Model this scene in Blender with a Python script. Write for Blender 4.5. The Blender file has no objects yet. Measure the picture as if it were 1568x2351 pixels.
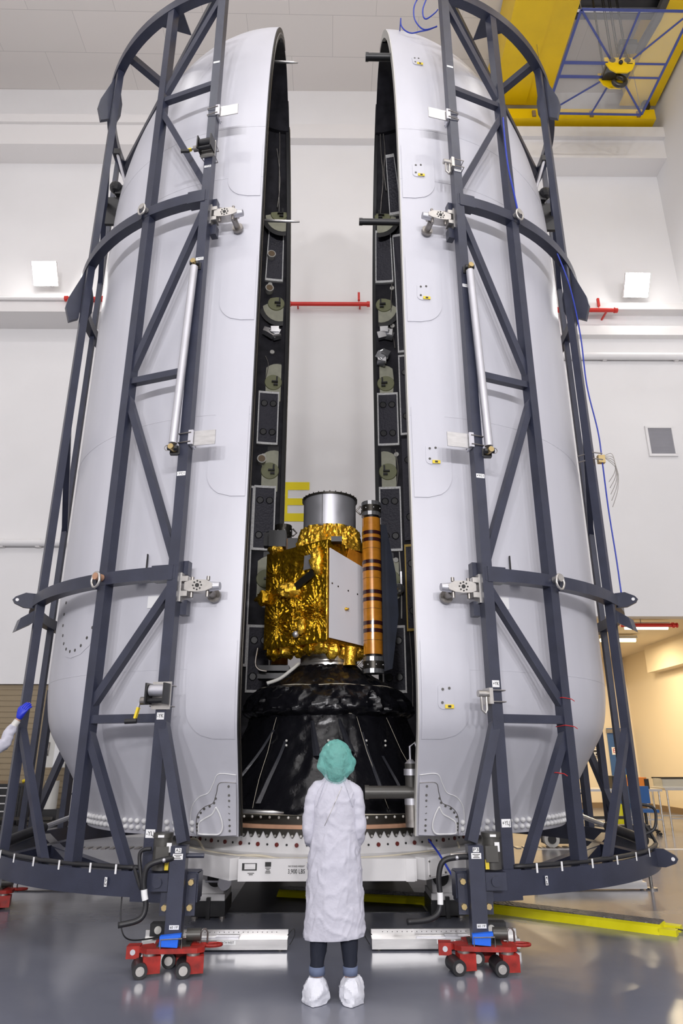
import bpy, bmesh, math, random
from math import sin, cos, pi, radians as rad
from mathutils import Vector as V, Matrix, noise
random.seed(7)
SC = bpy.context.scene
COL = SC.collection
# ---------------------------------------------------------------- camera
H, PITCH, YAW, FPX = 1.567, rad(19.7), rad(1.05), 1567.0
cam = bpy.data.cameras.new('camera'); cam.sensor_fit = 'VERTICAL'; cam.sensor_height = 36.0
cam.lens = 36.0 * FPX / 2351.0; cam.clip_end = 200
co = bpy.data.objects.new('camera', cam); COL.objects.link(co)
co.location = (0, 0, H); co.rotation_euler = (pi/2 + PITCH, 0, -YAW)
SC.camera = co
def at(px, py, Y):                       # a point seen at a photo pixel, at distance Y
    a = (px-784)/FPX; b = -(py-1175.5)/FPX
    d = cos(PITCH)-b*sin(PITCH); z = sin(PITCH)+b*cos(PITCH); c, s = cos(YAW), sin(YAW)
    x, y = a*c+d*s, -a*s+d*c
    return V((x*Y/y, Y, H+z*Y/y))
ROT = rad(-.7)                           # the hall is turned a little against the fairing
RM = Matrix.Rotation(ROT, 4, 'Z')
def rp(px, py, Y):                       # the same in hall coordinates
    c, s = cos(ROT), sin(ROT)
    r = at(px, py, 10.0); dx, dy, dz = r.x, r.y, r.z-H
    xr, yr = dx*c+dy*s, -dx*s+dy*c
    return V((xr*Y/yr, Y, H+dz*Y/yr))
# ---------------------------------------------------------------- materials
def mat(name, col, rough=.5, metal=0., bump=0., bscale=40., coat=0., noisec=0., nscale=3., stretch=None,
        emit=None, estr=0., alpha=1., det=4., spec=.5, btype='noise', nrough=0.):
    m = bpy.data.materials.new(name); m.use_nodes = True
    nt = m.node_tree; b = nt.nodes['Principled BSDF']; L = nt.links.new
    b.inputs['Base Color'].default_value = (*col, 1); b.inputs['Roughness'].default_value = rough
    b.inputs['Metallic'].default_value = metal; b.inputs['Coat Weight'].default_value = coat
    b.inputs['Alpha'].default_value = alpha; b.inputs['Specular IOR Level'].default_value = spec
    if emit: b.inputs['Emission Color'].default_value = (*emit, 1); b.inputs['Emission Strength'].default_value = estr
    tc = nt.nodes.new('ShaderNodeTexCoord'); src = tc.outputs['Object']
    if stretch:
        mp = nt.nodes.new('ShaderNodeMapping'); mp.inputs['Scale'].default_value = stretch
        L(src, mp.inputs['Vector']); src = mp.outputs['Vector']
    if noisec or nrough:
        n = nt.nodes.new('ShaderNodeTexNoise'); n.inputs['Scale'].default_value = nscale; n.inputs['Detail'].default_value = det
        L(src, n.inputs['Vector'])
        if noisec:
            r = nt.nodes.new('ShaderNodeValToRGB'); r.color_ramp.elements[0].position = .3; r.color_ramp.elements[1].position = .7
            r.color_ramp.elements[0].color = (*[c*(1-noisec) for c in col], 1); r.color_ramp.elements[1].color = (*[min(1, c*(1+noisec*.4)) for c in col], 1)
            L(n.outputs['Fac'], r.inputs['Fac']); L(r.outputs['Color'], b.inputs['Base Color'])
        if nrough:
            mr = nt.nodes.new('ShaderNodeMapRange'); mr.inputs['From Min'].default_value = .3; mr.inputs['From Max'].default_value = .7
            mr.inputs['To Min'].default_value = rough-nrough; mr.inputs['To Max'].default_value = rough+nrough
            L(n.outputs['Fac'], mr.inputs['Value']); L(mr.outputs['Result'], b.inputs['Roughness'])
    if bump:
        if btype == 'voronoi':
            n = nt.nodes.new('ShaderNodeTexVoronoi'); n.inputs['Scale'].default_value = bscale; o = n.outputs['Distance']
        else:
            n = nt.nodes.new('ShaderNodeTexNoise'); n.inputs['Scale'].default_value = bscale; n.inputs['Detail'].default_value = det; o = n.outputs['Fac']
        L(src, n.inputs['Vector'])
        bp = nt.nodes.new('ShaderNodeBump'); bp.inputs['Strength'].default_value = bump; bp.inputs['Distance'].default_value = .02
        L(o, bp.inputs['Height']); L(bp.outputs['Normal'], b.inputs['Normal'])
    return m
M = {}
M['paint'] = mat('white_fairing_paint', (.575, .575, .625), .36, noisec=.06, nscale=1.0, stretch=(2.2, 2.2, .35), bump=.05, bscale=3)
M['white'] = mat('white_paint', (.68, .67, .67), .4, noisec=.05, nscale=4)
M['whitem'] = mat('white_plastic', (.8, .8, .8), .45)
M['navy'] = mat('navy_steel_paint', (.030, .034, .058), .33, bump=.06, bscale=90, noisec=.2, nscale=5)
M['black'] = mat('black_steel', (.012, .012, .014), .4, noisec=.3)
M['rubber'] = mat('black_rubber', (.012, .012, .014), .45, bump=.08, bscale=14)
M['liner'] = mat('carbon_liner', (.035, .034, .042), .6, noisec=.5, nscale=4, bump=.06, bscale=60, spec=.15)
M['panel'] = mat('acoustic_blanket', (.045, .044, .062), .5, spec=.35, bump=.35, bscale=26, btype='voronoi')
M['tape'] = mat('white_tape', (.95, .95, .93), .5, noisec=.25, nscale=40)
M['ytape'] = mat('yellow_tape', (.62, .42, .06), .5)
M['disc'] = mat('pale_green_disc', (.52, .52, .40), .5, noisec=.15, nscale=9)
M['disc2'] = mat('olive_disc', (.27, .28, .15), .5)
M['fastener'] = mat('black_fastener', (.015, .015, .018), .35)
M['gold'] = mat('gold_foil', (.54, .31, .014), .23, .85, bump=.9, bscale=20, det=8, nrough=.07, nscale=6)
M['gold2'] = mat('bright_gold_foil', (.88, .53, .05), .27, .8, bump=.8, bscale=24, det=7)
M['amber'] = mat('amber_solar_blanket', (.62, .24, .022), .25, .1, noisec=.2, nscale=14, coat=.6)
M['maroon'] = mat('maroon_band', (.045, .012, .012), .25, coat=.5)
M['dkblue'] = mat('dark_blue_panel', (.015, .022, .045), .45, spec=.2, noisec=.3, nscale=4)
M['film'] = mat('black_film', (.006, .006, .008), .25, bump=1., bscale=5, det=9, nrough=.08, nscale=3, spec=.45)
M['filmrib'] = mat('black_tape_rib', (.028, .029, .036), .3, bump=.2, bscale=10)
M['cord'] = mat('pale_cord', (.55, .5, .4), .6)
M['silver'] = mat('satin_aluminium', (.60, .60, .64), .42, .75, nrough=.05, nscale=6)
M['alu'] = mat('brushed_aluminium', (.66, .65, .64), .36, .9, noisec=.15, nscale=8, stretch=(.4, 4, 4))
M['chrome'] = mat('chrome', (.75, .76, .78), .18, .85)
M['fitting'] = mat('machined_fitting', (.55, .53, .5), .36, .85, noisec=.1, nscale=20)
M['steel'] = mat('dull_steel', (.32, .30, .28), .4, .9, noisec=.2, nscale=20)
M['brass'] = mat('brass', (.55, .42, .2), .35, .9)
M['copper'] = mat('copper_band', (.52, .29, .18), .5, .2, noisec=.15, nscale=10)
M['gunmetal'] = mat('gunmetal_flange', (.055, .05, .042), .35, .7)
M['radiator'] = mat('white_radiator', (.9, .9, .95), .5)
M['red'] = mat('red_paint', (.36, .017, .010), .5, noisec=.45, nscale=16, nrough=.1)
M['redpipe'] = mat('red_pipe_paint', (.62, .03, .02), .4)
M['plug'] = mat('dark_red_plug', (.13, .018, .014), .35)
M['blue'] = mat('blue_foam', (.005, .13, .75), .55, bump=.1)
M['bluehose'] = mat('blue_hose', (.01, .035, .36), .4)
M['bluetape'] = mat('blue_tape', (.035, .055, .24), .5)
M['yellow'] = mat('yellow_crane_paint', (.80, .53, .0), .42, noisec=.1, nscale=1.2)
M['ramp'] = mat('yellow_rubber', (.72, .66, .0), .5, bump=.1, bscale=60)
M['rampd'] = mat('dark_ramp_lid', (.10, .10, .115), .45, bump=.8, bscale=30, btype='voronoi')
M['ylabel'] = mat('yellow_label', (.8, .6, .03), .5)
M['wyellow'] = mat('wall_yellow_paint', (.86, .70, .0), .6)
M['wall'] = mat('hall_wall', (.80, .79, .79), .75, noisec=.03, nscale=.6)
M['trim'] = mat('hall_beam', (.78, .76, .75), .6)
M['tray'] = mat('tray_plastic', (.55, .55, .5), .2, alpha=.5)
M['ceil'] = mat('ceiling_panels', (.52, .49, .47), .9, noisec=.04, nscale=2)
M['yroom'] = mat('cream_wall', (.78, .68, .52), .8)
M['basebd'] = mat('tan_baseboard', (.22, .15, .085), .6)
M['rolldoor'] = mat('tan_roll_door', (.30, .235, .145), .55)
M['doorblue'] = mat('blue_door', (.035, .11, .30), .45)
M['seat'] = mat('blue_seat', (.02, .10, .30), .5)
M['orange'] = mat('orange_case', (.75, .22, .02), .5)
M['gown'] = mat('white_gown', (.52, .515, .585), .8, bump=.9, bscale=8, det=5)
M['boot'] = mat('white_shoe_cover', (.68, .69, .75), .7, bump=.8, bscale=11, det=5)
M['denim'] = mat('dark_denim', (.007, .010, .022), .8, bump=.1, bscale=120)
M['cuff'] = mat('denim_cuff', (.12, .15, .24), .85)
M['skin'] = mat('skin', (.45, .26, .19), .55)
M['hair'] = mat('dark_hair', (.035, .028, .022), .6, bump=.4, bscale=30)
M['glove'] = mat('blue_glove', (.012, .03, .50), .45)
M['cap'] = mat('teal_cap', (.30, .86, .77), .8, bump=.9, bscale=30, det=5, alpha=.38)
M['ink'] = mat('black_ink', (.02, .02, .02), .6)
M['inkr'] = mat('red_ink', (.5, .02, .02), .6)
M['card'] = mat('white_label', (.82, .82, .82), .5)
M['clear'] = mat('clear_sheet', (.92, .93, .95), .6, alpha=.12, spec=.2)
M['lamp'] = mat('lamp_glow', (1, 1, 1), .5, emit=(1, .98, .95), estr=85)
M['tube'] = mat('tube_glow', (1, 1, 1), .5, emit=(1, .86, .55), estr=7)
M['motor'] = mat('motor_grey', (.075, .072, .066), .4, .3)
M['cream'] = mat('off_white_plastic', (.62, .61, .57), .5, noisec=.06)
M['pink'] = mat('red_light_button', (.6, .1, .1), .5)
def floor_mat():
    m = bpy.data.materials.new('epoxy_floor'); m.use_nodes = True; nt = m.node_tree; b = nt.nodes['Principled BSDF']; L = nt.links.new
    tc = nt.nodes.new('ShaderNodeTexCoord')
    n = nt.nodes.new('ShaderNodeTexNoise'); n.inputs['Scale'].default_value = .9; n.inputs['Detail'].default_value = 5
    L(tc.outputs['Object'], n.inputs['Vector'])
    r = nt.nodes.new('ShaderNodeValToRGB'); r.color_ramp.elements[0].position = .3; r.color_ramp.elements[1].position = .72
    r.color_ramp.elements[0].color = (.15, .158, .20, 1); r.color_ramp.elements[1].color = (.185, .193, .235, 1)
    L(n.outputs['Fac'], r.inputs['Fac']); L(r.outputs['Color'], b.inputs['Base Color'])
    mr = nt.nodes.new('ShaderNodeMapRange'); mr.inputs['To Min'].default_value = .10; mr.inputs['To Max'].default_value = .26
    L(n.outputs['Fac'], mr.inputs['Value']); L(mr.outputs['Result'], b.inputs['Roughness'])
    n2 = nt.nodes.new('ShaderNodeTexNoise'); n2.inputs['Scale'].default_value = 2.2; n2.inputs['Detail'].default_value = 3
    L(tc.outputs['Object'], n2.inputs['Vector'])
    bp = nt.nodes.new('ShaderNodeBump'); bp.inputs['Strength'].default_value = .10; bp.inputs['Distance'].default_value = .03
    L(n2.outputs['Fac'], bp.inputs['Height']); L(bp.outputs['Normal'], b.inputs['Normal'])
    b.inputs['Specular IOR Level'].default_value = .6
    return m
M['floor'] = floor_mat()
def ceil_lines(m):                       # panel joints of the ceiling
    nt = m.node_tree; b = nt.nodes['Principled BSDF']; L = nt.links.new
    tc = nt.nodes.new('ShaderNodeTexCoord'); br = nt.nodes.new('ShaderNodeTexBrick')
    br.offset = .5; br.inputs['Scale'].default_value = 1; br.inputs['Mortar Size'].default_value = .008
    br.inputs['Brick Width'].default_value = 2.4; br.inputs['Row Height'].default_value = 1.2
    br.inputs['Color1'].default_value = (.74, .70, .67, 1); br.inputs['Color2'].default_value = (.72, .685, .655, 1); br.inputs['Mortar'].default_value = (.56, .53, .51, 1)
    L(tc.outputs['Object'], br.inputs['Vector']); L(br.outputs['Color'], b.inputs['Base Color'])
ceil_lines(M['ceil'])
# ---------------------------------------------------------------- mesh builder
ORG = {}                                 # world position of every root / part
class MB:
    def __init__(s, T=None): s.v = []; s.f = []; s.T = T
    def add(s, vs, fs):
        o = len(s.v)
        for p in vs:
            p = V(p); s.v.append(s.T @ p if s.T else p)
        s.f += [tuple(i+o for i in f) for f in fs]; return s
    def box(s, c, d, R=None):
        c = V(c); h = [x/2 for x in d]
        vs = [V((sx*h[0], sy*h[1], sz*h[2])) for sx in (-1, 1) for sy in (-1, 1) for sz in (-1, 1)]
        if R: vs = [R @ p for p in vs]
        return s.add([c+p for p in vs], [(0, 1, 3, 2), (4, 6, 7, 5), (0, 4, 5, 1), (2, 3, 7, 6), (0, 2, 6, 4), (1, 5, 7, 3)])
    def bx(s, x0, x1, y0, y1, z0, z1): return s.box(((x0+x1)/2, (y0+y1)/2, (z0+z1)/2), (abs(x1-x0), abs(y1-y0), abs(z1-z0)))
    def bar(s, a, b, w, h, up=(0, 0, 1)):
        a, b = V(a), V(b); d = (b-a).normalized(); sd = d.cross(V(up)).normalized()*w/2; u = sd.cross(d).normalized()*h/2
        vs = [p+q for p in (a, b) for q in (sd+u, sd-u, -sd-u, -sd+u)]
        return s.add(vs, [(0, 1, 2, 3), (7, 6, 5, 4), (0, 4, 5, 1), (1, 5, 6, 2), (2, 6, 7, 3), (3, 7, 4, 0)])
    def tube(s, pts, r, n=8, closed=False):
        pts = [V(p) for p in pts]; N = len(pts); rs = r if isinstance(r, (list, tuple)) else [r]*N
        t0 = (pts[1]-pts[0]).normalized(); u = t0.orthogonal().normalized(); vs = []
        for i, p in enumerate(pts):
            t = ((pts[(i+1) % N] if closed or i < N-1 else p)-(pts[i-1] if closed or i > 0 else p)).normalized()
            u = (u-t*u.dot(t)); u = u.normalized() if u.length > 1e-6 else t.orthogonal().normalized(); w = t.cross(u)
            vs += [p+(u*cos(2*pi*k/n)+w*sin(2*pi*k/n))*rs[i] for k in range(n)]
        fs = []
        for i in range(N if closed else N-1):
            j = (i+1) % N
            fs += [(i*n+k, i*n+(k+1) % n, j*n+(k+1) % n, j*n+k) for k in range(n)]
        if not closed: fs += [tuple(range(n))[::-1], tuple((N-1)*n+k for k in range(n))]
        return s.add(vs, fs)
    def cyl(s, a, b, r, r2=None, n=20):
        return s.tube([a, b], [r, r if r2 is None else r2], n)
    def lathe(s, prof, c, n=64, a0=0., a1=2*pi, fn=None, cap=False):
        full = abs(a1-a0-2*pi) < 1e-6; c = V(c); m = n if full else n+1; vs = []; P = len(prof)
        for k in range(m):
            a = a0+(a1-a0)*k/n
            for i, (r, z) in enumerate(prof):
                if fn: r, z = fn(r, z, a)
                vs.append(c+V((r*sin(a), -r*cos(a), z)))
        fs = []
        for k in range(n):
            q = (k+1) % m
            fs += [(k*P+i, q*P+i, q*P+i+1, k*P+i+1) for i in range(P-1)]
            if cap: fs.append((k*P+P-1, q*P+P-1, q*P, k*P))
        return s.add(vs, fs)
    def sphere(s, c, r, n=12, m=8):
        c = V(c); rx = r if isinstance(r, (tuple, list)) else (r, r, r)
        vs = [c+V((0, 0, rx[2]))]
        for i in range(1, m):
            for k in range(n):
                vs.append(c+V((rx[0]*sin(pi*i/m)*cos(2*pi*k/n), rx[1]*sin(pi*i/m)*sin(2*pi*k/n), rx[2]*cos(pi*i/m))))
        vs.append(c-V((0, 0, rx[2]))); fs = [(0, 1+k, 1+(k+1) % n) for k in range(n)]
        for i in range(m-2):
            fs += [(1+i*n+k, 1+(i+1)*n+k, 1+(i+1)*n+(k+1) % n, 1+i*n+(k+1) % n) for k in range(n)]
        e = len(vs)-1; b = 1+(m-2)*n
        fs += [(e, b+(k+1) % n, b+k) for k in range(n)]
        return s.add(vs, fs)
    def prism(s, poly, ax, ay, az, o, t):   # polygon (u,v) in plane ax,ay at o, thickness t along az (centred)
        ax, ay, az, o = V(ax), V(ay), V(az), V(o); n = len(poly)
        vs = [o+ax*u+ay*w+az*(t*k) for k in (-.5, .5) for u, w in poly]
        return s.add(vs, [tuple(range(n))[::-1], tuple(range(n, 2*n))]+[(i, (i+1) % n, n+(i+1) % n, n+i) for i in range(n)])
    def build(s, name, m, parent=None, smooth=None, flip=True):
        o0 = ORG[parent.name] if parent else V((0, 0, 0))
        me = bpy.data.meshes.new(name); me.from_pydata([p-o0 for p in s.v], [], s.f)
        bm = bmesh.new(); bm.from_mesh(me); bmesh.ops.recalc_face_normals(bm, faces=bm.faces); bm.to_mesh(me); bm.free()
        if isinstance(m, (list, tuple)):
            for k in m: me.materials.append(M[k])
        else: me.materials.append(M[m])
        if smooth is not None:
            me.polygons.foreach_set('use_smooth', [True]*len(me.polygons))
            if smooth < 180: me.set_sharp_from_angle(angle=rad(smooth))
        me.update()
        o = bpy.data.objects.new(name, me); COL.objects.link(o)
        if parent: o.parent = parent
        ORG[o.name] = o0.copy(); return o
def tag(o, label=None, cat=None, group=None, kind=None):
    for k, v in (('label', label), ('category', cat), ('group', group), ('kind', kind)):
        if v: o[k] = v
    return o
def thing(name, label, cat, loc, group=None):
    o = bpy.data.objects.new(name, None); COL.objects.link(o); o.location = loc; o.empty_display_size = .1
    ORG[o.name] = V(loc); return tag(o, label, cat, group)
def struct(name, mb, m, smooth=None): return tag(mb.build(name, m, None, smooth), kind='structure')
def solo(name, mb, m, label, cat, group=None, smooth=None): return tag(mb.build(name, m, None, smooth), label, cat, group)
def copy_tree(o, parent=None):
    c = o.copy(); COL.objects.link(c)
    if parent: c.parent = parent
    for ch in list(o.children): copy_tree(ch, c)
    return c
def text(s_, size, o, right, up, m, parent, name='lettering', wide=None):
    cu = bpy.data.curves.new('t', 'FONT'); cu.body = s_; cu.size = size; cu.align_x = 'CENTER'; cu.align_y = 'CENTER'; cu.extrude = .001
    ob = bpy.data.objects.new('t', cu); COL.objects.link(ob)
    dg = bpy.context.evaluated_depsgraph_get(); me0 = bpy.data.meshes.new_from_object(ob.evaluated_get(dg))
    right, up = V(right).normalized(), V(up).normalized(); nn = right.cross(up)
    xs = [v.co.x for v in me0.vertices]; k = 1.
    if wide and xs: k = wide/(max(xs)-min(xs))
    mb = MB(); mb.add([V(o)+right*(v.co.x*k)+up*v.co.y+nn*v.co.z for v in me0.vertices], [tuple(p.vertices) for p in me0.polygons])
    bpy.data.objects.remove(ob); bpy.data.curves.remove(cu); bpy.data.meshes.remove(me0)
    return mb.build(name, m, parent)
def card(s_, o, right, up, w, h, parent, name='tag_label', size=None, m='card', ink='ink', lines=0):
    right, up = V(right).normalized(), V(up).normalized(); nn = right.cross(up); o = V(o)
    c = MB().prism([(-w/2, -h/2), (w/2, -h/2), (w/2, h/2), (-w/2, h/2)], right, up, nn, o, .003).build(name, m, parent)
    if s_: text(s_, size or h*.75, o+nn*.0025, right, up, ink, c, wide=w*.82)
    return c
def small_print(o, w, n, gap, m, parent):      # rows of print too small to read
    mb = MB()
    for i in range(n):
        k = w*(1, .6, .85)[i % 3]; z = o[2]+gap*((n-1)/2-i); mb.bx(o[0]-k/2, o[0]+k/2, o[1]-.001, o[1]+.001, z-gap*.22, z+gap*.22)
    return mb.build('small_print', m, parent)
# ---------------------------------------------------------------- lofts / cloth
def loft(mb, secs, n=40, wr=0., seed=0., caps=True):    # secs: (centre, rx, ry)
    vs = []; P = len(secs)
    for i, (c, rx, ry) in enumerate(secs):
        c = V(c)
        for k in range(n):
            a = 2*pi*k/n; d = V((cos(a)*rx, sin(a)*ry, 0)); p = c+d
            if wr:
                cr = noise.noise(V((p.x*9+p.z*4.5+seed, p.y*9, p.z*6-p.x*3))); p = p+d.normalized()*wr*1.1*max(0, 1-abs(cr)*7)
                cr = noise.noise(V((p.x*11-p.z*5, p.y*11+seed, p.z*4))); p = p+d.normalized()*wr*.8*max(0, 1-abs(cr)*8)
                q = p*9+V((seed, 0, 0)); w = noise.noise(V((q.x, q.y, q.z*.45)))*wr+noise.noise(p*26+V((seed, 3, 1)))*wr*.35
                p = p+d.normalized()*w
            vs.append(p)
    fs = [(i*n+k, i*n+(k+1) % n, (i+1)*n+(k+1) % n, (i+1)*n+k) for i in range(P-1) for k in range(n)]
    if caps: fs += [tuple(range(n))[::-1], tuple((P-1)*n+k for k in range(n))]
    return mb.add(vs, fs)
def resample(keys, m):                   # keys: list of tuples of numbers, linear->smooth
    out = []; n = len(keys)
    for j in range(m):
        t = j*(n-1)/(m-1); i = min(int(t), n-2); f = t-i
        p = [keys[max(i-1, 0)], keys[i], keys[i+1], keys[min(i+2, n-1)]]
        out.append(tuple(.5*(2*b+(c-a)*f+(2*a-5*b+4*c-d)*f*f+(3*b-a-3*c+d)*f**3) for a, b, c, d in zip(*p)))
    return out
def spline(pts, m=40): return [V(p) for p in resample([tuple(p) for p in pts], m)]
def skinned(verts, edges, radii, name, m, parent, root=0, sub=2):
    me = bpy.data.meshes.new(name); me.from_pydata(verts, edges, []); ob = bpy.data.objects.new(name, me); COL.objects.link(ob)
    md = ob.modifiers.new('Skin', 'SKIN'); md.use_smooth_shade = True
    for i, r in enumerate(radii): me.skin_vertices[0].data[i].radius = (r, r)
    for i in range(len(verts)): me.skin_vertices[0].data[i].use_root = (i == root)
    sd = ob.modifiers.new('Sub', 'SUBSURF'); sd.levels = sub; sd.render_levels = sub
    dg = bpy.context.evaluated_depsgraph_get(); me2 = bpy.data.meshes.new_from_object(ob.evaluated_get(dg))
    mb = MB(); mb.add([v.co.copy() for v in me2.vertices], [tuple(p.vertices) for p in me2.polygons])
    bpy.data.objects.remove(ob); bpy.data.meshes.remove(me2)
    return mb.build(name, m, parent, 180)
# ================================================================ SETTING
ZC = 20.95; YB = 15.5
struct('floor', MB(RM).bx(-14, 13, -14, 26, -.2, 0), 'floor')
w = MB(RM)
w.bx(-14, -9.6, YB, YB+.3, 0, ZC); w.bx(-9.6, -5.65, YB, YB+.3, 3.07, ZC); w.bx(-5.65, 3.5, YB, YB+.3, 0, ZC)
w.bx(3.5, 9.35, YB, YB+.3, 4.59, ZC); w.bx(9.35, 13, YB, YB+.3, 0, ZC)
struct('wall_back', w, 'wall')
struct('wall_right', MB(RM).bx(9.35, 9.65, -14, YB, 0, ZC), 'wall')
struct('wall_left', MB(RM).bx(-13.3, -13, -14, YB, 0, ZC), 'wall')
struct('wall_front', MB(RM).bx(-13.3, 9.65, -14.3, -14, 0, ZC), 'wall')
struct('ceiling', MB(RM).bx(-14, 13, -14, YB+.3, ZC, ZC+.2), 'ceil')
struct('trim_1', MB(RM).bx(-13, -4.2, 14.81, YB, 17.98, 18.72).bx(-13, -4.2, 14.72, YB, 18.72, 19.02), 'trim')
struct('trim_2', MB(RM).bx(3.2, 9.35, 14.83, YB, 17.59, 18.25).bx(3.2, 9.35, 14.70, YB, 18.25, 18.62), 'trim')
struct('trim_3', MB(RM).bx(-4.2, 3.2, 15.25, YB, 18.75, 19.3), 'trim')
struct('trim_4', MB(RM).bx(-13, -4.2, 14.74, YB, 12.27, 12.62), 'trim')
struct('trim_5', MB(RM).bx(4.2, 9.35, 15.3, YB, 12.02, 12.3).bx(4.2, 9.35, 15.2, YB, 12.75, 12.95), 'trim')
# roll-up door on the left
d = MB(RM)
for i in range(26):
    z = .01+i*.1175; d.lathe([(.0, 0)], (0, 0, 0), 3) if 0 else d.bx(-9.6, -5.65, YB+.10, YB+.14, z, z+.1175)
    d.bx(-9.6, -5.65, YB+.085, YB+.11, z+.01, z+.10)
struct('door_1', d, 'rolldoor')
# room beyond the right-hand opening
struct('wall_beyond', MB(RM).bx(2, 10.2, 24, 24.2, 0, 4.85), 'yroom')
struct('wall_beyond_right', MB(RM).bx(9.95, 10.2, YB+.3, 24, 0, 4.85), 'yroom')
struct('wall_beyond_left', MB(RM).bx(2, 2.2, YB+.3, 24, 0, 4.85), 'yroom')
struct('ceiling_beyond', MB(RM).bx(2, 10.2, YB+.3, 24.2, 4.8, 5.0), 'yroom')
struct('baseboard_beyond', MB(RM).bx(2.2, 9.95, 23.93, 24, 0, .16).bx(9.88, 9.95, YB+.3, 24, 0, .16), 'basebd')
struct('trim_6', MB(RM).bx(9.6, 9.95, YB+.3, 21.5, 4.0, 4.8), 'yroom')
struct('trim_7', MB(RM).bx(3.5, 9.35, 13.45, 13.6, 0, .004), 'white')
g = MB(RM)
for i in range(70): g.bx(-5.6+i*.15, -5.52+i*.15, 13.62, 13.9, 0, .012)
struct('trim_8', g, 'steel')
# blue door in the room beyond
p0 = rp(1391, 1672, 24); p1 = rp(1436, 1672, 24)
d = MB(RM).bx(p0.x, p1.x, 23.93, 23.99, 0, p0.z); dr = struct('door_2', d, 'doorblue')
def wallbox(x0, y0, x1, y1, Y, t=.05):
    a, b = rp(x0, y0, Y), rp(x1, y1, Y); return MB(RM).bx(a.x, b.x, Y-t, Y, a.z, b.z)
wallbox(1391, 1674, 1436, 1683, 23.92, .05).build('door_closer', 'steel', dr)
def RD(v): return RM.to_3x3() @ V(v)
c = rp(1411, 1724, 23.915); card('EXIT', RM @ V((c.x+.12, c.y, c.z)), RD((1, 0, 0)), (0, 0, 1), .42, .24, dr, 'exit_sign', .2, ink='inkr')
# wall furniture in the room beyond
solo('fire_alarm', wallbox(1358, 1683, 1367, 1693, 24, .06), 'redpipe', 'red fire alarm horn high on cream wall by blue door', 'fire alarm')
solo('fire_pull', wallbox(1340, 1723, 1348, 1735, 24, .06), 'redpipe', 'red alarm box on cream wall left of the framed notices', 'alarm box')
solo('wall_switch', wallbox(1369, 1769, 1375, 1778, 24, .04), 'redpipe', 'small red sign low on cream wall below the framed notices', 'sign')
for i, (y0, y1, l) in enumerate(((1718, 1737, 'upper framed notice with bold black text on cream wall'), (1740, 1759, 'lower framed notice with faint text on cream wall'))):
    a, b = rp(1355, y0, 24), rp(1379, y1, 24); c = (a+b)/2
    t = thing('framed_notice', l, 'notice', RM @ V((c.x, 23.98, c.z)), 'notices by the blue door')
    wallbox(1355, y0, 1379, y1, 24, .03).build('frame', 'steel', t); wallbox(1356.5, y0+1.5, 1377.5, y1-1.5, 23.965, .01).build('sheet', 'card', t)
    if i == 0:
        k = MB(RM)
        for q in range(2): k.bx(a.x+.06+q*.08, b.x-.12+q*.06, 23.945, 23.953, a.z-.12-q*.1, a.z-.06-q*.1)
        k.build('bold_lines', 'ink', t)
# fluorescent fittings and sprinkler pipe of the room beyond
for l, x0, x1, y0, Y in (('long glowing tube light nearest the opening under the red pipe', 1432, 1535, 1441, 16.9), ('short glowing tube light further back in cream room', 1415, 1461, 1470, 19.2),
                         ('glowing tube light seen between the navy posts', 1376, 1382, 1470, 19.2)):
    a, b = rp(x0, y0, Y), rp(x1, y0, Y); t = thing('ceiling_light', l, 'ceiling light', RM @ V(((a.x+b.x)/2, Y, a.z)), 'tube lights in the room beyond')
    MB(RM).bx(a.x, b.x, Y-.1, Y+.1, a.z+.04, a.z+.12).build('housing', 'cream', t)
    MB(RM).cyl((a.x+.03, Y, a.z), (b.x-.03, Y, a.z), .05, n=10).build('tube', 'tube', t)
a, b = rp(1424, 1435.5, 16.3), rp(1553, 1435.5, 16.3)
t = thing('sprinkler_pipe', 'red sprinkler pipe under the ceiling of the cream room', 'pipe', RM @ V((a.x, 16.3, a.z)))
MB(RM).cyl(a, b, .045).build('pipe', 'redpipe', t, 40)
MB(RM).cyl(b-V((.12, 0, 0)), b-V((.06, 0, 0)), .065).cyl(b-V((.02, 0, 0)), b+V((.02, 0, 0)), .06).build('end_cap', 'redpipe', t, 40)
MB(RM).cyl((a.x+.5, 16.3, a.z), (a.x+.5, 16.3, 4.8), .01).build('hanger', 'steel', t)
# stainless tables with things on them
def table(x0, x1, y0, y1, z, label, grp):
    t = thing('steel_table', label, 'table', RM @ V(((x0+x1)/2, (y0+y1)/2, 0)), grp)
    MB(RM).bx(x0, x1, y0, y1, z-.05, z).build('table_top', 'alu', t)
    for x in (x0+.06, x1-.06):
        for y in (y0+.06, y1-.06):
            MB(RM).cyl((x, y, .0), (x, y, z-.05), .022, n=10).build('leg', 'alu', t, 40)
    MB(RM).bx(x0+.04, x1-.04, y0+.05, y0+.08, .22, .25).bx(x0+.04, x1-.04, y1-.08, y1-.05, .22, .25).build('stretcher', 'alu', t)
    return t
table(5.35, 7.35, 16.6, 17.4, .87, 'stainless steel table holding the orange case behind navy frame', 'steel tables')
table(7.55, 9.6, 16.9, 17.8, .88, 'stainless steel table at right edge holding a clear tray', 'steel tables')
def rpt(px, py, Y): q = rp(px, py, Y); return q
a = rp(1413, 1779, 17.0); b = rp(1479, 1813, 17.0)
t = thing('tool_case', 'orange and black hard case standing on the steel table', 'case', RM @ V(((a.x+b.x)/2, 17, .87)))
MB(RM).bx(a.x, b.x, 16.8, 17.2, .87, a.z-.05).build('shell', 'orange', t)
MB(RM).bx(b.x-.06, b.x+.04, 16.78, 17.22, .87, a.z-.08).bx(a.x-.16, a.x, 16.82, 17.2, .87, a.z-.02).build('bumper', 'black', t)
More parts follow.
